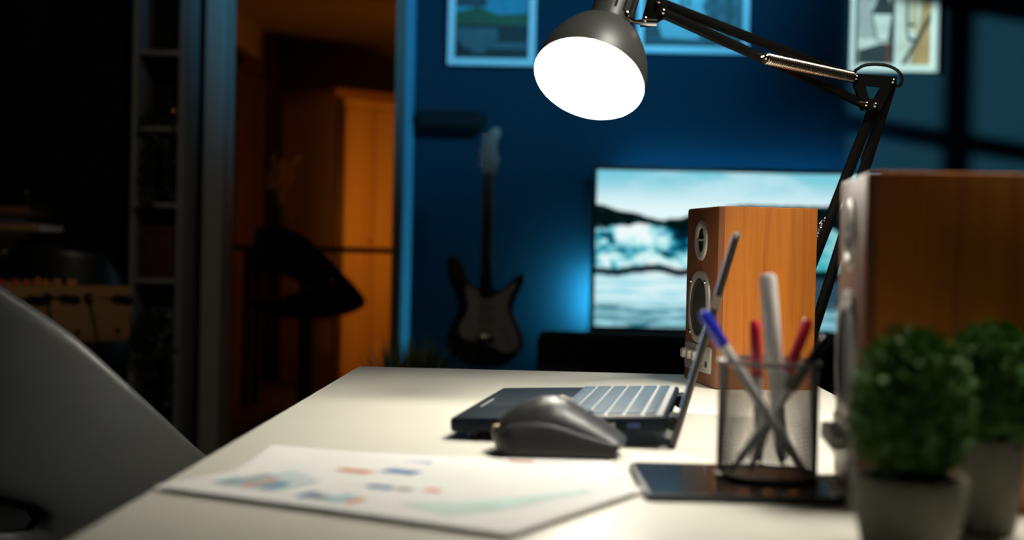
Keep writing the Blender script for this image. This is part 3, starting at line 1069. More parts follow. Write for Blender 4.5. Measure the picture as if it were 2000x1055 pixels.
def topiary(label, loc, pr, ph, br, bh, seed):
    t = thing('topiary_plant', label, 'plant', loc, 0, 'small round topiaries in pots')
    MB().lathe([(0, 0.0005), (pr * .72, 0.0005), (pr * .80, 0.004), (pr * .97, ph * .7), (pr, ph - 0.002), (pr * .97, ph), (pr * .88, ph), (pr * .86, ph * .85)], seg=40).build('pot', 'pot', t)
    MB().lathe([(0, ph * .88), (pr * .87, ph * .86)], seg=24).build('soil', 'soil', t)
    rnd = random.Random(seed)
    m = MB()
    c = V((0, 0, ph * .9 + bh))
    m.ball(c, (br * .84, br * .84, bh * .86), 20)
    for i in range(2100):
        z = rnd.uniform(-1, 1)
        a = rnd.uniform(0, 2 * pi)
        s_ = sqrt(1 - z * z)
        n = V((s_ * cos(a), s_ * sin(a), z))
        k = rnd.uniform(0.80, 1.0) + 0.04 * sin(a * 5 + z * 7)
        p = c + V((n.x * br * k, n.y * br * k, n.z * bh * k))
        d = (n + V((rnd.gauss(0, .7), rnd.gauss(0, .7), rnd.gauss(0, .7)))).normalized()
        leaf(m.bm, p, d, V((rnd.gauss(0, 1), rnd.gauss(0, 1), rnd.gauss(0, 1))), rnd.uniform(0.006, 0.0095), rnd.uniform(0.004, 0.006))
    m.build('foliage', 'leaf', t, smooth=False, normals=False)
    return t


topiary('clipped green ball plant in beige pot, the nearer and lower-standing of two', (0.2215, 0.885, DZ), 0.0355, 0.047, 0.0345, 0.0465, 3)
topiary('clipped green ball plant in beige pot beside the dark speaker, behind its twin', (0.2915, 0.955, DZ), 0.0225, 0.063, 0.0325, 0.0400, 5)

# ================================================================== BUCKET CHAIRS


def shell(a, b, rim, bowl=0.07, thick=0.02, hole=None, nphi=48, nv=12, square=None):
    """bucket shell facing +x: rim(x/a) is the height of its edge; hole = (half angle, z0, z1) cut out of the back"""
    m = MB()
    c = m.bm.verts.new((0, 0, -bowl))
    rings = []
    for fr in (0.25, 0.5, 0.72, 0.88):
        rings.append([m.bm.verts.new((-a * fr * cos(2 * pi * k / nphi), b * fr * sin(2 * pi * k / nphi), -bowl + bowl * fr ** 2.6)) for k in range(nphi)])
    for j in range(nv + 1):
        v_ = j / nv
        ring_ = []
        for k in range(nphi):
            ph = 2 * pi * k / nphi
            ux = -cos(ph)
            h = rim(ux) * v_
            gr = 0.97 + 0.07 * sin(min(1, h / 0.12) * pi / 2) - 0.20 * (max(0, h - 0.06) / 0.40) ** 1.4
            sx_, sy_ = ux, sin(ph)
            if square and ux > 0:
                sx_ = ux ** (2 / square)
                sy_ = math.copysign(abs(sy_) ** (2 / square), sy_)
            h = rim(sx_) * v_
            ring_.append(m.bm.verts.new((a * gr * sx_, b * gr * sy_, h)))
        rings.append(ring_)
    for k in range(nphi):
        m.bm.faces.new((c, rings[0][(k + 1) % nphi], rings[0][k]))
    for p, q in zip(rings, rings[1:]):
        for k in range(nphi):
            k2 = (k + 1) % nphi
            ph = 2 * pi * (k + .5) / nphi
            ph = min(ph, 2 * pi - ph)
            zc = (p[k].co.z + q[k].co.z) / 2
            if hole and zc > 0:
                hw, z0, z1 = hole
                if (ph / hw) ** 2 + ((zc - (z0 + z1) / 2) / ((z1 - z0) / 2)) ** 2 < 1:
                    continue
            m.bm.faces.new((p[k], p[k2], q[k2], q[k]))
    return m


def finish_shell(o, thick, sub=1):
    for mod in list(o.modifiers):
        o.modifiers.remove(mod)
    s_ = o.modifiers.new('thick', 'SOLIDIFY')
    s_.thickness = thick
    s_.offset = 0
    u = o.modifiers.new('smooth', 'SUBSURF')
    u.levels = u.render_levels = sub


def lerp_rim(ks):
    def f(x):
        x = max(-1, min(1, x))
        for (a, p), (b, q) in zip(ks, ks[1:]):
            if x <= b:
                t = (x - a) / (b - a)
                return p + (q - p) * t
        return ks[-1][1]
    return f


ch = thing('bucket_chair', 'dark grey leather bucket chair close to the desk edge, its sloping side lit', 'chair', (-0.705, 1.78, 0.0), R(38.7))
o = shell(0.335, 0.27, lerp_rim([(-1, 0.415), (-0.5, 0.376), (0, 0.269), (0.5, 0.109), (1, 0.047)]), 0.06, hole=(R(80), 0.012, 0.125)).build('shell', 'leather', ch, loc=(0, 0, 0.56))
finish_shell(o, 0.028)
MB().lathe([(0, 0.03), (0.17, 0.022), (0.215, 0.0), (0.20, -0.03), (0, -0.03)], (0.02, 0, 0.54)).build('seat_pad', 'black_matte', ch)
MB().cyl((0, 0, 0.03), (0, 0, 0.51), 0.022).build('pole', 'black_metal', ch)
MB().lathe([(0, 0), (0.22, 0), (0.22, 0.012), (0.05, 0.035), (0, 0.035)]).build('base', 'black_metal', ch)

st = thing('bar_stool', 'dark bucket bar stool on a single pole in the orange-lit hall', 'bar stool', (-1.315, 7.5, 0.0), R(24))
o = shell(0.30, 0.265, lerp_rim([(-1, 0.40), (-0.6, 0.405), (-0.2, 0.35), (0.75, 0.075), (0.95, 0.03), (1, 0.02)]), 0.06, hole=(R(108), 0.02, 0.165)).build('shell', 'black_matte', st, loc=(0, 0, 0.605))
finish_shell(o, 0.03)
MB().lathe([(0, 0.03), (0.16, 0.022), (0.20, 0.0), (0.19, -0.03), (0, -0.03)], (0.02, 0, 0.585)).build('seat_pad', 'black_matte', st)
MB().cyl((0, 0, 0.03), (0, 0, 0.55), 0.016).cyl((0, 0, 0.03), (0, 0, 0.25), 0.021).build('pole', 'black_metal', st)
MB().lathe([(0, 0), (0.22, 0), (0.22, 0.012), (0.05, 0.035), (0, 0.035)]).build('base', 'black_metal', st)

bc = thing('black_armchair', 'black round-backed armchair behind the football table', 'chair', (-1.885, 5.43, 0.0), R(80))
o = shell(0.21, 0.225, lerp_rim([(-1, 0.46), (-0.3, 0.43), (0.6, 0.20), (1, 0.1)]), 0.06).build('shell', 'black', bc, loc=(0, 0, 0.44))
finish_shell(o, 0.04)
MB().lathe([(0, 0.05), (0.15, 0.04), (0.18, 0.0), (0.16, -0.03), (0, -0.03)], (0, 0, 0.43)).build('seat_pad', 'black_matte', bc)
MB().cyl((0, 0, 0.02), (0, 0, 0.40), 0.028).build('pedestal', 'black_metal', bc)
MB().lathe([(0, 0), (0.20, 0), (0.20, 0.012), (0.05, 0.03), (0, 0.03)]).build('base', 'black_metal', bc)

# ================================================================== TELEVISION
TW, TH = 1.30, 0.745
tv = thing('television', 'large flat television showing white icebergs on the navy wall', 'television', (0.153 + TW / 2, 6.37, 0.562))
MB().box((0, 0.0, TH / 2), (TW, 0.03, TH)).build('bezel', 'tv', tv, bevel=0.004)
MB().box((0, -0.0155, TH / 2 + 0.004), (TW - 0.042, 0.002, TH - 0.048)).build('screen', 'tv_screen', tv, smooth=False)
MB().box((0, 0.030, TH * .45), (TW * .6, 0.03, TH * .6)).build('back_cover', 'tv', tv, bevel=0.004)
MB().box((0, 0.087, TH * .45), (0.3, 0.084, 0.3)).build('wall_bracket', 'black_metal', tv)
MB().box((-TW / 2 + 0.030, 0.024, TH * .20), (0.012, 0.010, TH * .32)).build('light_strip', 'led', tv, smooth=False)
MB().box((0, 0.024, TH - 0.055), (TW * .8, 0.010, 0.004)).build('light_strip', 'led_soft', tv, smooth=False)

# ================================================================== SOFA
so = thing('sofa', 'low black sofa back in front of the television', 'sofa', (0.75, 4.72, 0))
for nm, c_, s_ in (('backrest', (0, 0.19, 0.42), (1.62, 0.18, 0.45)), ('seat', (0, -0.18, 0.28), (1.30, 0.62, 0.28)), ('armrest', (-0.73, -0.16, 0.33), (0.17, 0.66, 0.42)), ('armrest', (0.73, -0.16, 0.33), (0.17, 0.66, 0.42))):
    MB().box(c_, s_).build(nm, 'sofa', so, bevel=0.03, seg=4)
for sx in (-1, 1):
    for sy in (-1, 1):
        MB().cyl((sx * 0.7, sy * 0.22 - 0.1, 0), (sx * 0.7, sy * 0.22 - 0.1, 0.2), 0.025).build('foot', 'black', so)

# ================================================================== GUITAR
GX, GY, GZ = -0.287, 5.90, 0.435
gt = thing('electric_guitar', 'black electric guitar with pale pickguard standing upright before the navy wall', 'guitar', (GX, GY, GZ), 0)


def closed_spline(pts, n=6):
    out = []
    L_ = len(pts)
    for i in range(L_):
        p0, p1, p2, p3 = (V((*pts[(i + k - 1) % L_], 0)) for k in range(4))
        for k in range(n):
            t = k / n
            q = 0.5 * ((2 * p1) + (p2 - p0) * t + (2 * p0 - 5 * p1 + 4 * p2 - p3) * t * t + (3 * p1 - p0 - 3 * p2 + p3) * t ** 3)
            out.append((q.x, q.y))
    return out


up_ = Matrix.Rotation(pi / 2, 4, 'X')           # outline x,y -> x,z ; extrusion towards -y
body_pts = [(0.0, 0.0), (0.085, 0.012), (0.145, 0.065), (0.160, 0.125), (0.135, 0.185), (0.114, 0.235), (0.124, 0.285), (0.148, 0.335), (0.158, 0.375), (0.140, 0.392),
            (0.105, 0.366), (0.062, 0.325), (0.02, 0.328), (-0.03, 0.328), (-0.068, 0.348), (-0.088, 0.395), (-0.115, 0.448), (-0.148, 0.463), (-0.168, 0.430), (-0.158, 0.360), (-0.128, 0.290), (-0.118, 0.235),
            (-0.142, 0.180), (-0.165, 0.115), (-0.142, 0.050), (-0.085, 0.010)]
MB().prism(closed_spline(body_pts), 0.042, Matrix.Translation((0, 0.021, 0)) @ up_).build('body', 'black', gt, bevel=0.008, seg=3)
pg_pts = [(0.03, 0.085), (0.085, 0.062), (0.128, 0.072), (0.140, 0.115), (0.118, 0.180), (0.092, 0.235), (0.098, 0.290), (0.122, 0.340), (0.115, 0.352), (0.080, 0.325), (0.045, 0.298), (0.0, 0.305), (-0.045, 0.318),
          (-0.078, 0.335), (-0.082, 0.300), (-0.072, 0.25), (-0.088, 0.200), (-0.108, 0.165), (-0.095, 0.120), (-0.04, 0.105)]
MB().prism(closed_spline(pg_pts), 0.003, Matrix.Translation((0, -0.0215, 0)) @ up_).build('pickguard', 'pickguard', gt)
for z in (0.155, 0.205, 0.255):
    MB().prism([(x, y + z) for x, y in rrect(0.075, 0.018, 0.008)], 0.006, Matrix.Translation((0, -0.024, 0)) @ up_).build('pickup', 'pickguard', gt)
for x, z in ((0.075, 0.165), (0.095, 0.13), (0.112, 0.095)):
    MB().cyl((x, -0.024, z), (x, -0.036, z), 0.011, 0.009).build('knob', 'pickguard', gt)
MB().box((0, -0.027, 0.115), (0.075, 0.012, 0.03)).build('bridge', 'chrome', gt, bevel=0.002)
MB().prism([(-0.0275, 0.29), (0.0275, 0.29), (0.0215, 0.80), (-0.0215, 0.80)], 0.022, Matrix.Translation((0, -0.012, 0)) @ up_).build('neck', 'rosewood', gt, bevel=0.003)
for i in range(20):
    z = 0.80 - 0.60 * (1 - 2 ** (-i / 12))
    MB().box((0, -0.0348, z), (0.044, 0.0014, 0.0025)).build('fret', 'chrome', gt, smooth=False)
hd = closed_spline([(-0.022, 0.795), (0.022, 0.795), (0.034, 0.825), (0.046, 0.860), (0.036, 0.885), (0.030, 0.915), (0.038, 0.945), (0.046, 0.965), (0.038, 0.990), (0.014, 0.988), (-0.006, 0.965), (-0.016, 0.92), (-0.022, 0.86)], 4)
hs = MB().prism(hd, 0.015, Matrix.Translation((0, -0.010, 0)) @ up_).build('headstock', 'maple', gt, bevel=0.002)
for i in range(6):
    z = 0.835 + 0.024 * i
    x0 = -0.020 + 0.0022 * i
    MB().cyl((x0, -0.018, z), (x0 - 0.014, -0.018, z), 0.0025).ball((x0 - 0.02, -0.018, z), (0.007, 0.004, 0.006), 10).build('tuner', 'chrome', hs)
for i in range(6):
    x = -0.016 + 0.0064 * i
    MB().cyl((x * 1.5, -0.036, 0.12), (x, -0.036, 0.81), 0.0006, seg=5).build('string', 'chrome', gt, smooth=False)
gs = thing('guitar_stand', 'black tubular stand carrying the electric guitar', 'guitar stand', (GX, GY + 0.02, 0))
MB().tube([(0, 0.07, 0.05), (0, 0.06, 0.60)], 0.012).build('post', 'black_metal', gs)
for sx in (-1, 1):
    MB().tube([(0, 0.06, 0.40), (sx * 0.09, 0.045, 0.415), (sx * 0.09, -0.06, 0.418)], 0.010).build('cradle_arm', 'black_metal', gs)
    MB().tube([(0, 0.06, 0.30), (sx * 0.20, -0.05, 0.0125)], 0.012).build('leg', 'black_metal', gs)
MB().tube([(0, 0.06, 0.30), (0, 0.25, 0.0125)], 0.012).build('leg', 'black_metal', gs)

# dark block standing in for a soft shadow on the wall
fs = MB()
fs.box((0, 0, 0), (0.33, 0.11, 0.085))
fs = fs.build('shadow_block', 'black_matte', bevel=0.035, seg=4, loc=(-0.497, 6.443, 1.50))
tag(fs, 'small black block standing in for the wall shadow beside the guitar head', 'shelf')  # not a real shelf: the block stands in for a soft shadow

# ================================================================== PICTURES


def picture(label, x0, x1, z0, h, fw, matw, marks):
    wd = x1 - x0
    t = thing('framed_picture', label, 'picture', ((x0 + x1) / 2, 6.478, z0), 0, 'framed photographs on the navy wall')
    m = MB()
    m.box((0, 0, fw / 2), (wd, 0.03, fw)).box((0, 0, h - fw / 2), (wd, 0.03, fw))
    m.box((-wd / 2 + fw / 2, 0, h / 2), (fw, 0.03, h - 2 * fw)).box((wd / 2 - fw / 2, 0, h / 2), (fw, 0.03, h - 2 * fw))
    m.build('frame', 'frame', t, smooth=False)
    if matw:
        MB().box((0, 0.006, h / 2), (wd - 2 * fw, 0.008, h - 2 * fw)).build('mount', 'frame', t, smooth=False)
    pw, ph_ = wd - 2 * fw - 2 * matw, h - 2 * fw - 2 * matw
    m = MB()
    keys = []
    for i, (k, pts) in enumerate(marks):
        if k not in keys:
            keys.append(k)
        m.mi = keys.index(k)
        m.face([(-pw / 2 + pw * u_, (0.0015 if matw else 0.008) - 0.00025 * i, fw + matw + ph_ * v_) for u_, v_ in pts])
    m.build('photo_print', ['ph%d' % k for k in keys], t, smooth=False, normals=False)
    return t


def q(x, y, w_, h_):
    return [(x, y), (x + w_, y), (x + w_, y + h_), (x, y + h_)]


def oval(cx, cy, rx, ry, n=20, a0=0, a1=360):
    return [(cx + rx * cos(R(a0 + (a1 - a0) * i / n)), cy + ry * sin(R(a0 + (a1 - a0) * i / n))) for i in range(n + (0 if a1 - a0 == 360 else 1))]


picture('framed photo of a white cup and greenery, alone between doorway and lamp', -0.517, -0.117, 1.756, 0.52, 0.033, 0,
        [(0, q(0, 0, 1, 1)), (6, q(0, .52, .42, .48)), (1, [(0, .33), (1, .30), (1, .46), (.6, .44), (.3, .52), (0, .46)]), (2, q(0, 0, 1, .34)), (4, q(.12, .10, .88, .07)), (4, oval(.30, .24, .30, .14, 16, 180, 360)),
         (4, q(.02, .22, .56, .09)), (4, q(.22, .05, .2, .06)), (6, [(.2, .55), (.24, 1), (.34, 1), (.30, .55)])])
picture('wide framed photo of pale dark-barred shapes, partly behind the lamp arm', 0.341, 0.846, 1.829, 0.42, 0.03, 0,
        [(4, q(0, 0, 1, 1)), (2, q(0, 0, 1, .09)), (3, [(.08, .12), (.62, .09), (.55, .30), (.65, .46), (.50, 1), (.25, 1), (.22, .5)]), (6, q(.37, .42, .035, .58)), (6, q(.44, .5, .03, .5)), (2, q(.66, .3, .09, .7)),
         (6, [(.6, .45), (.95, .38), (.95, .52), (.6, .56)]), (2, q(.84, .1, .05, .75)), (2, [(0, .1), (.2, .1), (.08, .5), (.07, 1), (0, 1)]), (6, [(.55, .1), (.72, .12), (.64, .32)])])
picture('framed photo of a street lantern against an orange house front', 1.303, 1.697, 1.762, 0.50, 0.018, 0.018,
        [(9, q(0, 0, 1, 1)), (5, q(.50, 0, .5, 1)), (7, [(.72, 0), (1, 0), (1, 1), (.86, 1), (.86, .5)]), (8, q(.74, .34, .06, .66)), (10, q(.60, .0, .10, 1)), (5, [(0, .02), (.40, .06), (.40, .28), (0, .26)]),
         (6, [(0, 0), (.48, 0), (.48, .18), (.35, .22), (0, .14)]), (6, q(.44, .0, .055, 1)), (6, [(.60, .0), (.66, 0), (1, .47), (1, .55)]), (6, [(.66, .32), (.69, .32), (.69, 1), (.66, 1)]),
         (6, [(.66, .32), (.69, .24), (.78, .24), (.78, .27), (.70, .28), (.69, .34)]), (6, q(.69, .40, .10, .03)),
         (6, [(.20, .57), (.47, .57), (.40, .66), (.36, .74), (.28, .74), (.25, .66)]), (6, [(.15, .525), (.50, .525), (.47, .57), (.20, .57)]), (6, [(.17, .53), (.48, .53), (.42, .235), (.25, .235)]),
         (5, [(.195, .52), (.455, .52), (.405, .25), (.265, .25)]), (6, [(.30, .74), (.345, .74), (.335, .80), (.31, .80)]), (11, q(.40, .0, .03, .22))])

# ================================================================== BOOKCASE AND ITS CONTENTS
BX0, BX1, BY0, BY1 = -1.742, -1.530, 5.75, 5.99
bk = thing('bookcase', 'tall narrow white bookcase beside the doorway', 'bookcase', ((BX0 + BX1) / 2, (BY0 + BY1) / 2, 0))
bw, bd = BX1 - BX0, BY1 - BY0
for sx in (-1, 1):
    MB().box((sx * (bw / 2 - 0.011), 0, 1.1), (0.022, bd, 2.2)).build('side_panel', 'shelf_white', bk, bevel=0.001)
for z in (0.10, 0.455, 0.762, 1.072, 1.383, 1.693, 2.19):
    MB().box((0, 0, z), (bw - 0.044, bd - 0.01, 0.02)).build('shelf', 'shelf_white', bk, bevel=0.001)
MB().box((0, bd / 2 - 0.004, 1.1), (bw - 0.044, 0.008, 2.18)).build('back_panel', 'black_matte', bk, smooth=False)
SBX = (BX0 + BX1) / 2


def ivy(label, loc, spill, seed, n, spread=0.09, up=0.08):
    t = thing('trailing_plant', label, 'plant', loc, 0, 'trailing plants in the bookcase')
    MB().lathe([(0, 0), (0.04, 0), (0.05, 0.08), (0.046, 0.08), (0.044, 0.07), (0, 0.07)], seg=20).build('pot', 'shelf_white', t)
    rnd = random.Random(seed)
    m = MB()
    for k in range(18):
        a = rnd.uniform(-pi, 0)
        r_ = rnd.uniform(0.3, 1)
        tip = V((cos(a) * spread * r_, -0.13 - 0.05 * rnd.random(), rnd.uniform(-spill, up * .5)))
        mid = V((cos(a) * spread * .6 * r_, -0.07, up + rnd.uniform(0, up)))
        st_ = V((0, 0, 0.07))
        pts_ = []
        for i in range(13):
            tt = i / 12
            pts_.append((1 - tt) ** 2 * st_ + 2 * tt * (1 - tt) * mid + tt * tt * tip)
        m.tube(pts_, 0.0012, 4)
        for i in range(n // 18):
            p = pts_[rnd.randrange(2, 13)]
            d = V((rnd.gauss(0, 1), rnd.gauss(-.4, 1), rnd.gauss(-.3, 1)))
            leaf(m.bm, p, d, V((rnd.gauss(0, 1), rnd.gauss(0, 1), 1)), rnd.uniform(0.022, 0.042), rnd.uniform(0.018, 0.03))
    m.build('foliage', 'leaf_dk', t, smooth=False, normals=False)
    return t


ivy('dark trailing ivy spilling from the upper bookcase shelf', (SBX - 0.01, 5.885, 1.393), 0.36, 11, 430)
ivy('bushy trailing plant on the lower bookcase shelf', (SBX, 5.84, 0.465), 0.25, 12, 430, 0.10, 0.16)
orn = thing('gold_ornament', 'small gold ornament catching light among the ivy', 'ornament', (SBX + 0.055, 5.79, 1.393))
MB().lathe([(0, 0), (0.014, 0), (0.012, 0.006), (0.004, 0.012), (0.004, 0.045), (0, 0.046)], seg=16).build('foot', 'brass', orn)
MB().lathe([(0, 0), (0.012, 0.004), (0.020, 0.016), (0.020, 0.026), (0.012, 0.038), (0.004, 0.048), (0, 0.052)], (0, 0, 0.044), seg=20).build('bulb', 'brass', orn)


def casebox(label, loc, s_, body, lidm, name='storage_box'):
    t = thing(name, label, 'box', loc, 0, 'boxes in the bookcase')
    MB().box((0, 0, s_[2] / 2), s_).build('body', body, t, bevel=0.003)
    MB().box((0, 0, s_[2] + 0.0125), (s_[0] + 0.006, s_[1] + 0.006, 0.025)).build('lid', lidm, t, bevel=0.003)
    return t


casebox('dark red box in the bookcase just above the lower boards', (SBX + 0.004, 5.83, 0.772), (0.13, 0.12, 0.19), 'redbox', 'redbox')
casebox('pale box at the back of a bookcase shelf behind the dark red one', (SBX - 0.01, 5.94, 0.772), (0.10, 0.06, 0.235), 'shelf_white', 'shelf_white')
casebox('pale box half hidden by the bushy trailing plant', (SBX - 0.012, 5.94, 0.465), (0.10, 0.06, 0.235), 'shelf_white', 'shelf_white')

# ================================================================== FOOTBALL TABLE
ft = thing('football_table', 'wooden table football game with black rod handles', 'football table', (-1.4555, 4.80, 0.0), R(45))
# local: +x runs along the near side towards its far corner at the origin; -y is outwards
FL, FW, FZ0, FZ1 = 1.0, 0.50, 0.585, 0.772
sd_ = MB().prism([(x - FL / 2, z + (FZ0 + FZ1) / 2) for x, z in rrect(FL, FZ1 - FZ0, 0.018)], 0.02, Matrix.Translation((0, 0.0, 0)) @ up_).build('side_board', 'foos', ft, bevel=0.002)
MB().prism([(x - FL / 2, z + (FZ0 + FZ1) / 2) for x, z in rrect(FL, FZ1 - FZ0, 0.018)], 0.02, Matrix.Translation((0, FW, 0)) @ up_).build('side_board', 'foos', ft, bevel=0.002)
for x in (-0.012, -FL + 0.012):
    MB().box((x, (FW - 0.02) / 2, (FZ0 + FZ1) / 2), (0.02, FW - 0.02, FZ1 - FZ0 - 0.02)).build('end_board', 'foos', ft, bevel=0.002)
MB().box((-FL / 2, (FW - 0.02) / 2, FZ0 + 0.06), (FL - 0.05, FW - 0.02, 0.015)).build('playing_field', 'leaf_dk', ft)
rz_ = 0.735
for i, (x, sl) in enumerate([(-0.155, 0.12), (-0.30, 0.05), (-0.445, 0.12), (-0.59, 0.05)]):
    rd = MB().cyl((x, FW + 0.05, rz_), (x, -0.10 - sl, rz_), 0.006, seg=12).build('rod', 'chrome' if i != 1 else 'black_metal', ft)
    MB().cyl((x, -0.018, rz_), (x, -0.034, rz_), 0.017, 0.014, 16).build('bushing', 'black', ft)
    MB().lathe([(0, 0), (0.015, 0.002), (0.017, 0.02), (0.014, 0.05), (0.017, 0.085), (0.013, 0.1), (0, 0.1)], (x, -0.085 - sl, rz_), (0, -1, 0), 16).build('handle', 'black', rd)
    for k in range(3):
        y = 0.08 + 0.14 * k
        MB().lathe([(0, -0.06), (0.012, -0.06), (0.010, -0.02), (0.014, 0.0), (0.013, 0.025), (0.006, 0.03), (0.010, 0.042), (0.006, 0.054), (0, 0.055)], (x, y, rz_), (0, 0, 1), 12).build('player', 'redpeg' if i % 2 else 'orgpeg', rd)
for x in (-0.045, -0.19, -0.305, -0.43):
    MB().lathe([(0.010, 0), (0.008, 0.004), (0, 0.005)], (x, -0.020, FZ0 + 0.035), (0, -1, 0), 12).build('bolt', 'black', ft)
for x in (-0.215, -0.255, -0.30, -0.365, -0.405, -0.45):
    MB().lathe([(0, 0), (0.008, 0), (0.008, 0.014), (0.005, 0.022), (0, 0.022)], (x, -0.008, FZ1), (0, 0, 1), 10).build('score_peg', 'orgpeg' if x > -0.35 else 'redpeg', ft)
for x in (-0.20, -FL + 0.12):
    for y in (0.0, FW - 0.06):
        MB().box((x, y + 0.02, FZ0 / 2), (0.07, 0.05, FZ0)).build('leg', 'foos', ft, bevel=0.003)

# ================================================================== SIDEBOARD CORNER
sb = thing('sideboard', 'dark brown sideboard in the unlit corner under the stack of books', 'sideboard', (-2.47, 5.62, 0))
MB().box((0, 0, 0.42), (0.58, 0.42, 0.80)).build('body', 'darkwood', sb, bevel=0.004)
MB().box((0, -0.02, 0.808), (0.60, 0.48, 0.024)).build('top', 'darkwood', sb, bevel=0.003)
for sx in (-1, 1):
    d_ = MB().box((sx * 0.142, -0.218, 0.40), (0.28, 0.018, 0.70)).build('door', 'darkwood', sb, bevel=0.003)
    MB().ball((sx * 0.04, -0.235, 0.45), 0.012, 12).build('knob', 'brass', d_)
am = thing('stereo_receiver', 'black stereo receiver with small brass knobs on the sideboard', 'receiver', (-2.33, 5.60, 0.82))
MB().box((0, 0, 0.055), (0.44, 0.30, 0.10)).build('case', 'black', am, bevel=0.004)
for x, z in ((0.145, 0.055), (0.19, 0.05), (0.02, 0.05), (0.08, 0.055)):
    MB().lathe([(0.013, 0), (0.0135, 0.012), (0.009, 0.02), (0.006, 0.012), (0, 0.012)], (x, -0.15, z), (0, -1, 0), 18).build('knob', 'brass', am)
for sx in (-1, 1):
    MB().box((sx * 0.18, 0, 0.0025), (0.03, 0.2, 0.005)).build('foot', 'black', am)
bookz = 0.82 + 0.106
books = [(0.46, 0.025, 'slate', 'dark slate book, lowest of the stack on the receiver'), (0.42, 0.032, 'tan', 'tan book with pale edge, second from the bottom of the stack'), (0.40, 0.030, 'slate', 'dark slate book lying just above the tan one'),
         (0.36, 0.034, 'brown', 'brown book, topmost of the stack on the receiver')]
for i, (wd, th, cl, lb) in enumerate(books):
    t = thing('book', lb, 'book', (-2.13 - wd / 2 + (0.06, 0.13, 0.05, 0.08)[i], 5.60, bookz), R((2, -3, 4, -2)[i]), 'stack of books on the receiver')
    MB().box((0, 0, 0.002), (wd, 0.24, 0.004)).box((0, 0, th - 0.002), (wd, 0.24, 0.004)).box((0, -0.118, th / 2), (wd, 0.004, th)).build('cover', cl, t, bevel=0.001)
    MB().box((0, 0.002, th / 2), (wd - 0.012, 0.232, th - 0.008)).build('pages', 'paper' if cl == 'tan' else 'slate', t)
    bookz += th + 0.0005
wf2 = thing('wire_easel', 'thin wire bracket standing on top of the book stack', 'bracket', (-2.11, 5.60, bookz))
MB().tube([(0, 0, 0.002), (0.0, 0, 0.055), (-0.01, 0, 0.062), (-0.16, 0, 0.064)], 0.004).build('wire', 'black_metal', wf2)
MB().ball((-0.004, -0.004, 0.060), 0.007, 10).build('end_cap', 'brass', wf2)

# ================================================================== HALL
wd_ = thing('wardrobe', 'honey-coloured wooden wardrobe glowing orange in the hall', 'wardrobe', (-1.4094, 9.0, 0.0), R(44))
# local: corner towards us at the origin, lit front runs along +x, dim side along +y
WLn, WDp, WH = 0.78, 0.62, 1.86
MB().box((WLn / 2, WDp / 2, WH / 2), (WLn, WDp, WH)).build('body', 'hallwood', wd_, bevel=0.004)
for i in range(3):
    x0, x1 = 0.055 + i * 0.235, 0.055 + (i + 1) * 0.235 - 0.006
    dd = MB().box(((x0 + x1) / 2, -0.009, WH / 2), (x1 - x0, 0.018, WH - 0.12)).build('door', 'hallwood', wd_, bevel=0.004)
    MB().cyl((x1 - 0.03, -0.018, 0.95), (x1 - 0.03, -0.04, 0.95), 0.010).build('knob', 'brass', dd)
MB().box((WLn / 2 - 0.015, WDp / 2 - 0.015, WH + 0.03), (WLn + 0.06, WDp + 0.06, 0.06)).build('cornice', 'cornice', wd_, bevel=0.01)
MB().box((0.022, -0.008, WH / 2), (0.05, 0.024, WH)).build('corner_post', 'darkwood', wd_, bevel=0.004)

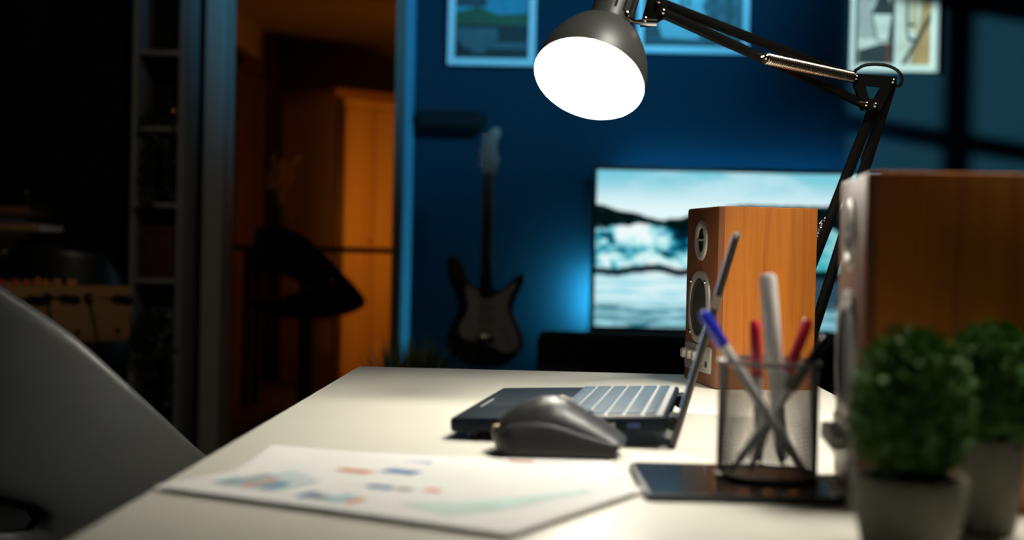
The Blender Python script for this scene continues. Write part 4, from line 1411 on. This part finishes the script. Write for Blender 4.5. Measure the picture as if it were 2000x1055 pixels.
bt = thing('bar_table', 'narrow dark bar table across the hall behind the stool', 'table', (-1.42, 8.02, 0))
MB().box((0, 0, 0.897), (1.04, 0.34, 0.03)).build('table_top', 'black_matte', bt, bevel=0.003)
for sx in (-1, 1):
    for sy in (-1, 1):
        MB().box((-0.30 if sx < 0 else 0.014, sy * 0.13, 0.441), (0.04, 0.04, 0.882)).build('leg', 'black_matte', bt, bevel=0.003)
vp = thing('vase_of_dry_grass', 'dark vase of dry golden grass on the bar table', 'vase', (-1.575, 8.02, 0.912))
MB().lathe([(0, 0), (0.045, 0), (0.06, 0.05), (0.055, 0.13), (0.032, 0.20), (0.038, 0.23), (0.034, 0.23), (0.028, 0.2), (0, 0.19)], seg=28).build('vase', 'black_matte', vp)
rnd = random.Random(9)
m = MB()
for k in range(16):
    a = rnd.uniform(0, 2 * pi)
    rr = rnd.uniform(0.03, 0.13)
    top = V((rr * cos(a), rr * sin(a), rnd.uniform(0.34, 0.52)))
    pts_ = [V((0, 0, 0.19)).lerp(top, i / 6) + V((cos(a), sin(a), 0)) * 0.02 * sin(i / 6 * pi) * -1 for i in range(7)]
    m.tube(pts_, 0.0025, 4)
    for i in range(16):
        p = pts_[4].lerp(pts_[6], rnd.random())
        leaf(m.bm, p, V((rnd.gauss(0, .5) + cos(a) * .5, rnd.gauss(0, .5) + sin(a) * .5, 1)), V((rnd.gauss(0, 1), rnd.gauss(0, 1), 0)), rnd.uniform(0.03, 0.06), rnd.uniform(0.006, 0.014))
m.build('dry_stems', 'dry', vp, smooth=False, normals=False)

# ================================================================== FLOOR PLANT
fp = thing('potted_grass_plant', 'bushy green potted plant between doorway and guitar', 'plant', (-0.455, 4.6, 0))
MB().lathe([(0, 0), (0.10, 0), (0.14, 0.30), (0.13, 0.30), (0.125, 0.27), (0, 0.27)], seg=28).build('pot', 'black', fp)
m = MB()
rnd = random.Random(21)
for k in range(420):
    a = rnd.uniform(0, 2 * pi)
    r0 = rnd.uniform(0, 0.08)
    out = rnd.uniform(0.02, 0.17)
    p0 = V((r0 * cos(a), r0 * sin(a), 0.27))
    p2 = p0 + V((out * cos(a), out * sin(a), rnd.uniform(0.24, 0.41) - out * .40))
    p1 = p0.lerp(p2, .5) + V((0, 0, 0.05))
    s_ = V((-sin(a), cos(a), 0)) * 0.006
    q0, q1 = p0, p1
    f = [m.bm.verts.new(x) for x in (p0 - s_ * .6, p0 + s_ * .6, p1 + s_, p1 - s_, p2)]
    m.bm.faces.new((f[0], f[1], f[2], f[3]))
    m.bm.faces.new((f[3], f[2], f[4]))
m.build('foliage', 'leaf_light', fp, smooth=False, normals=False)
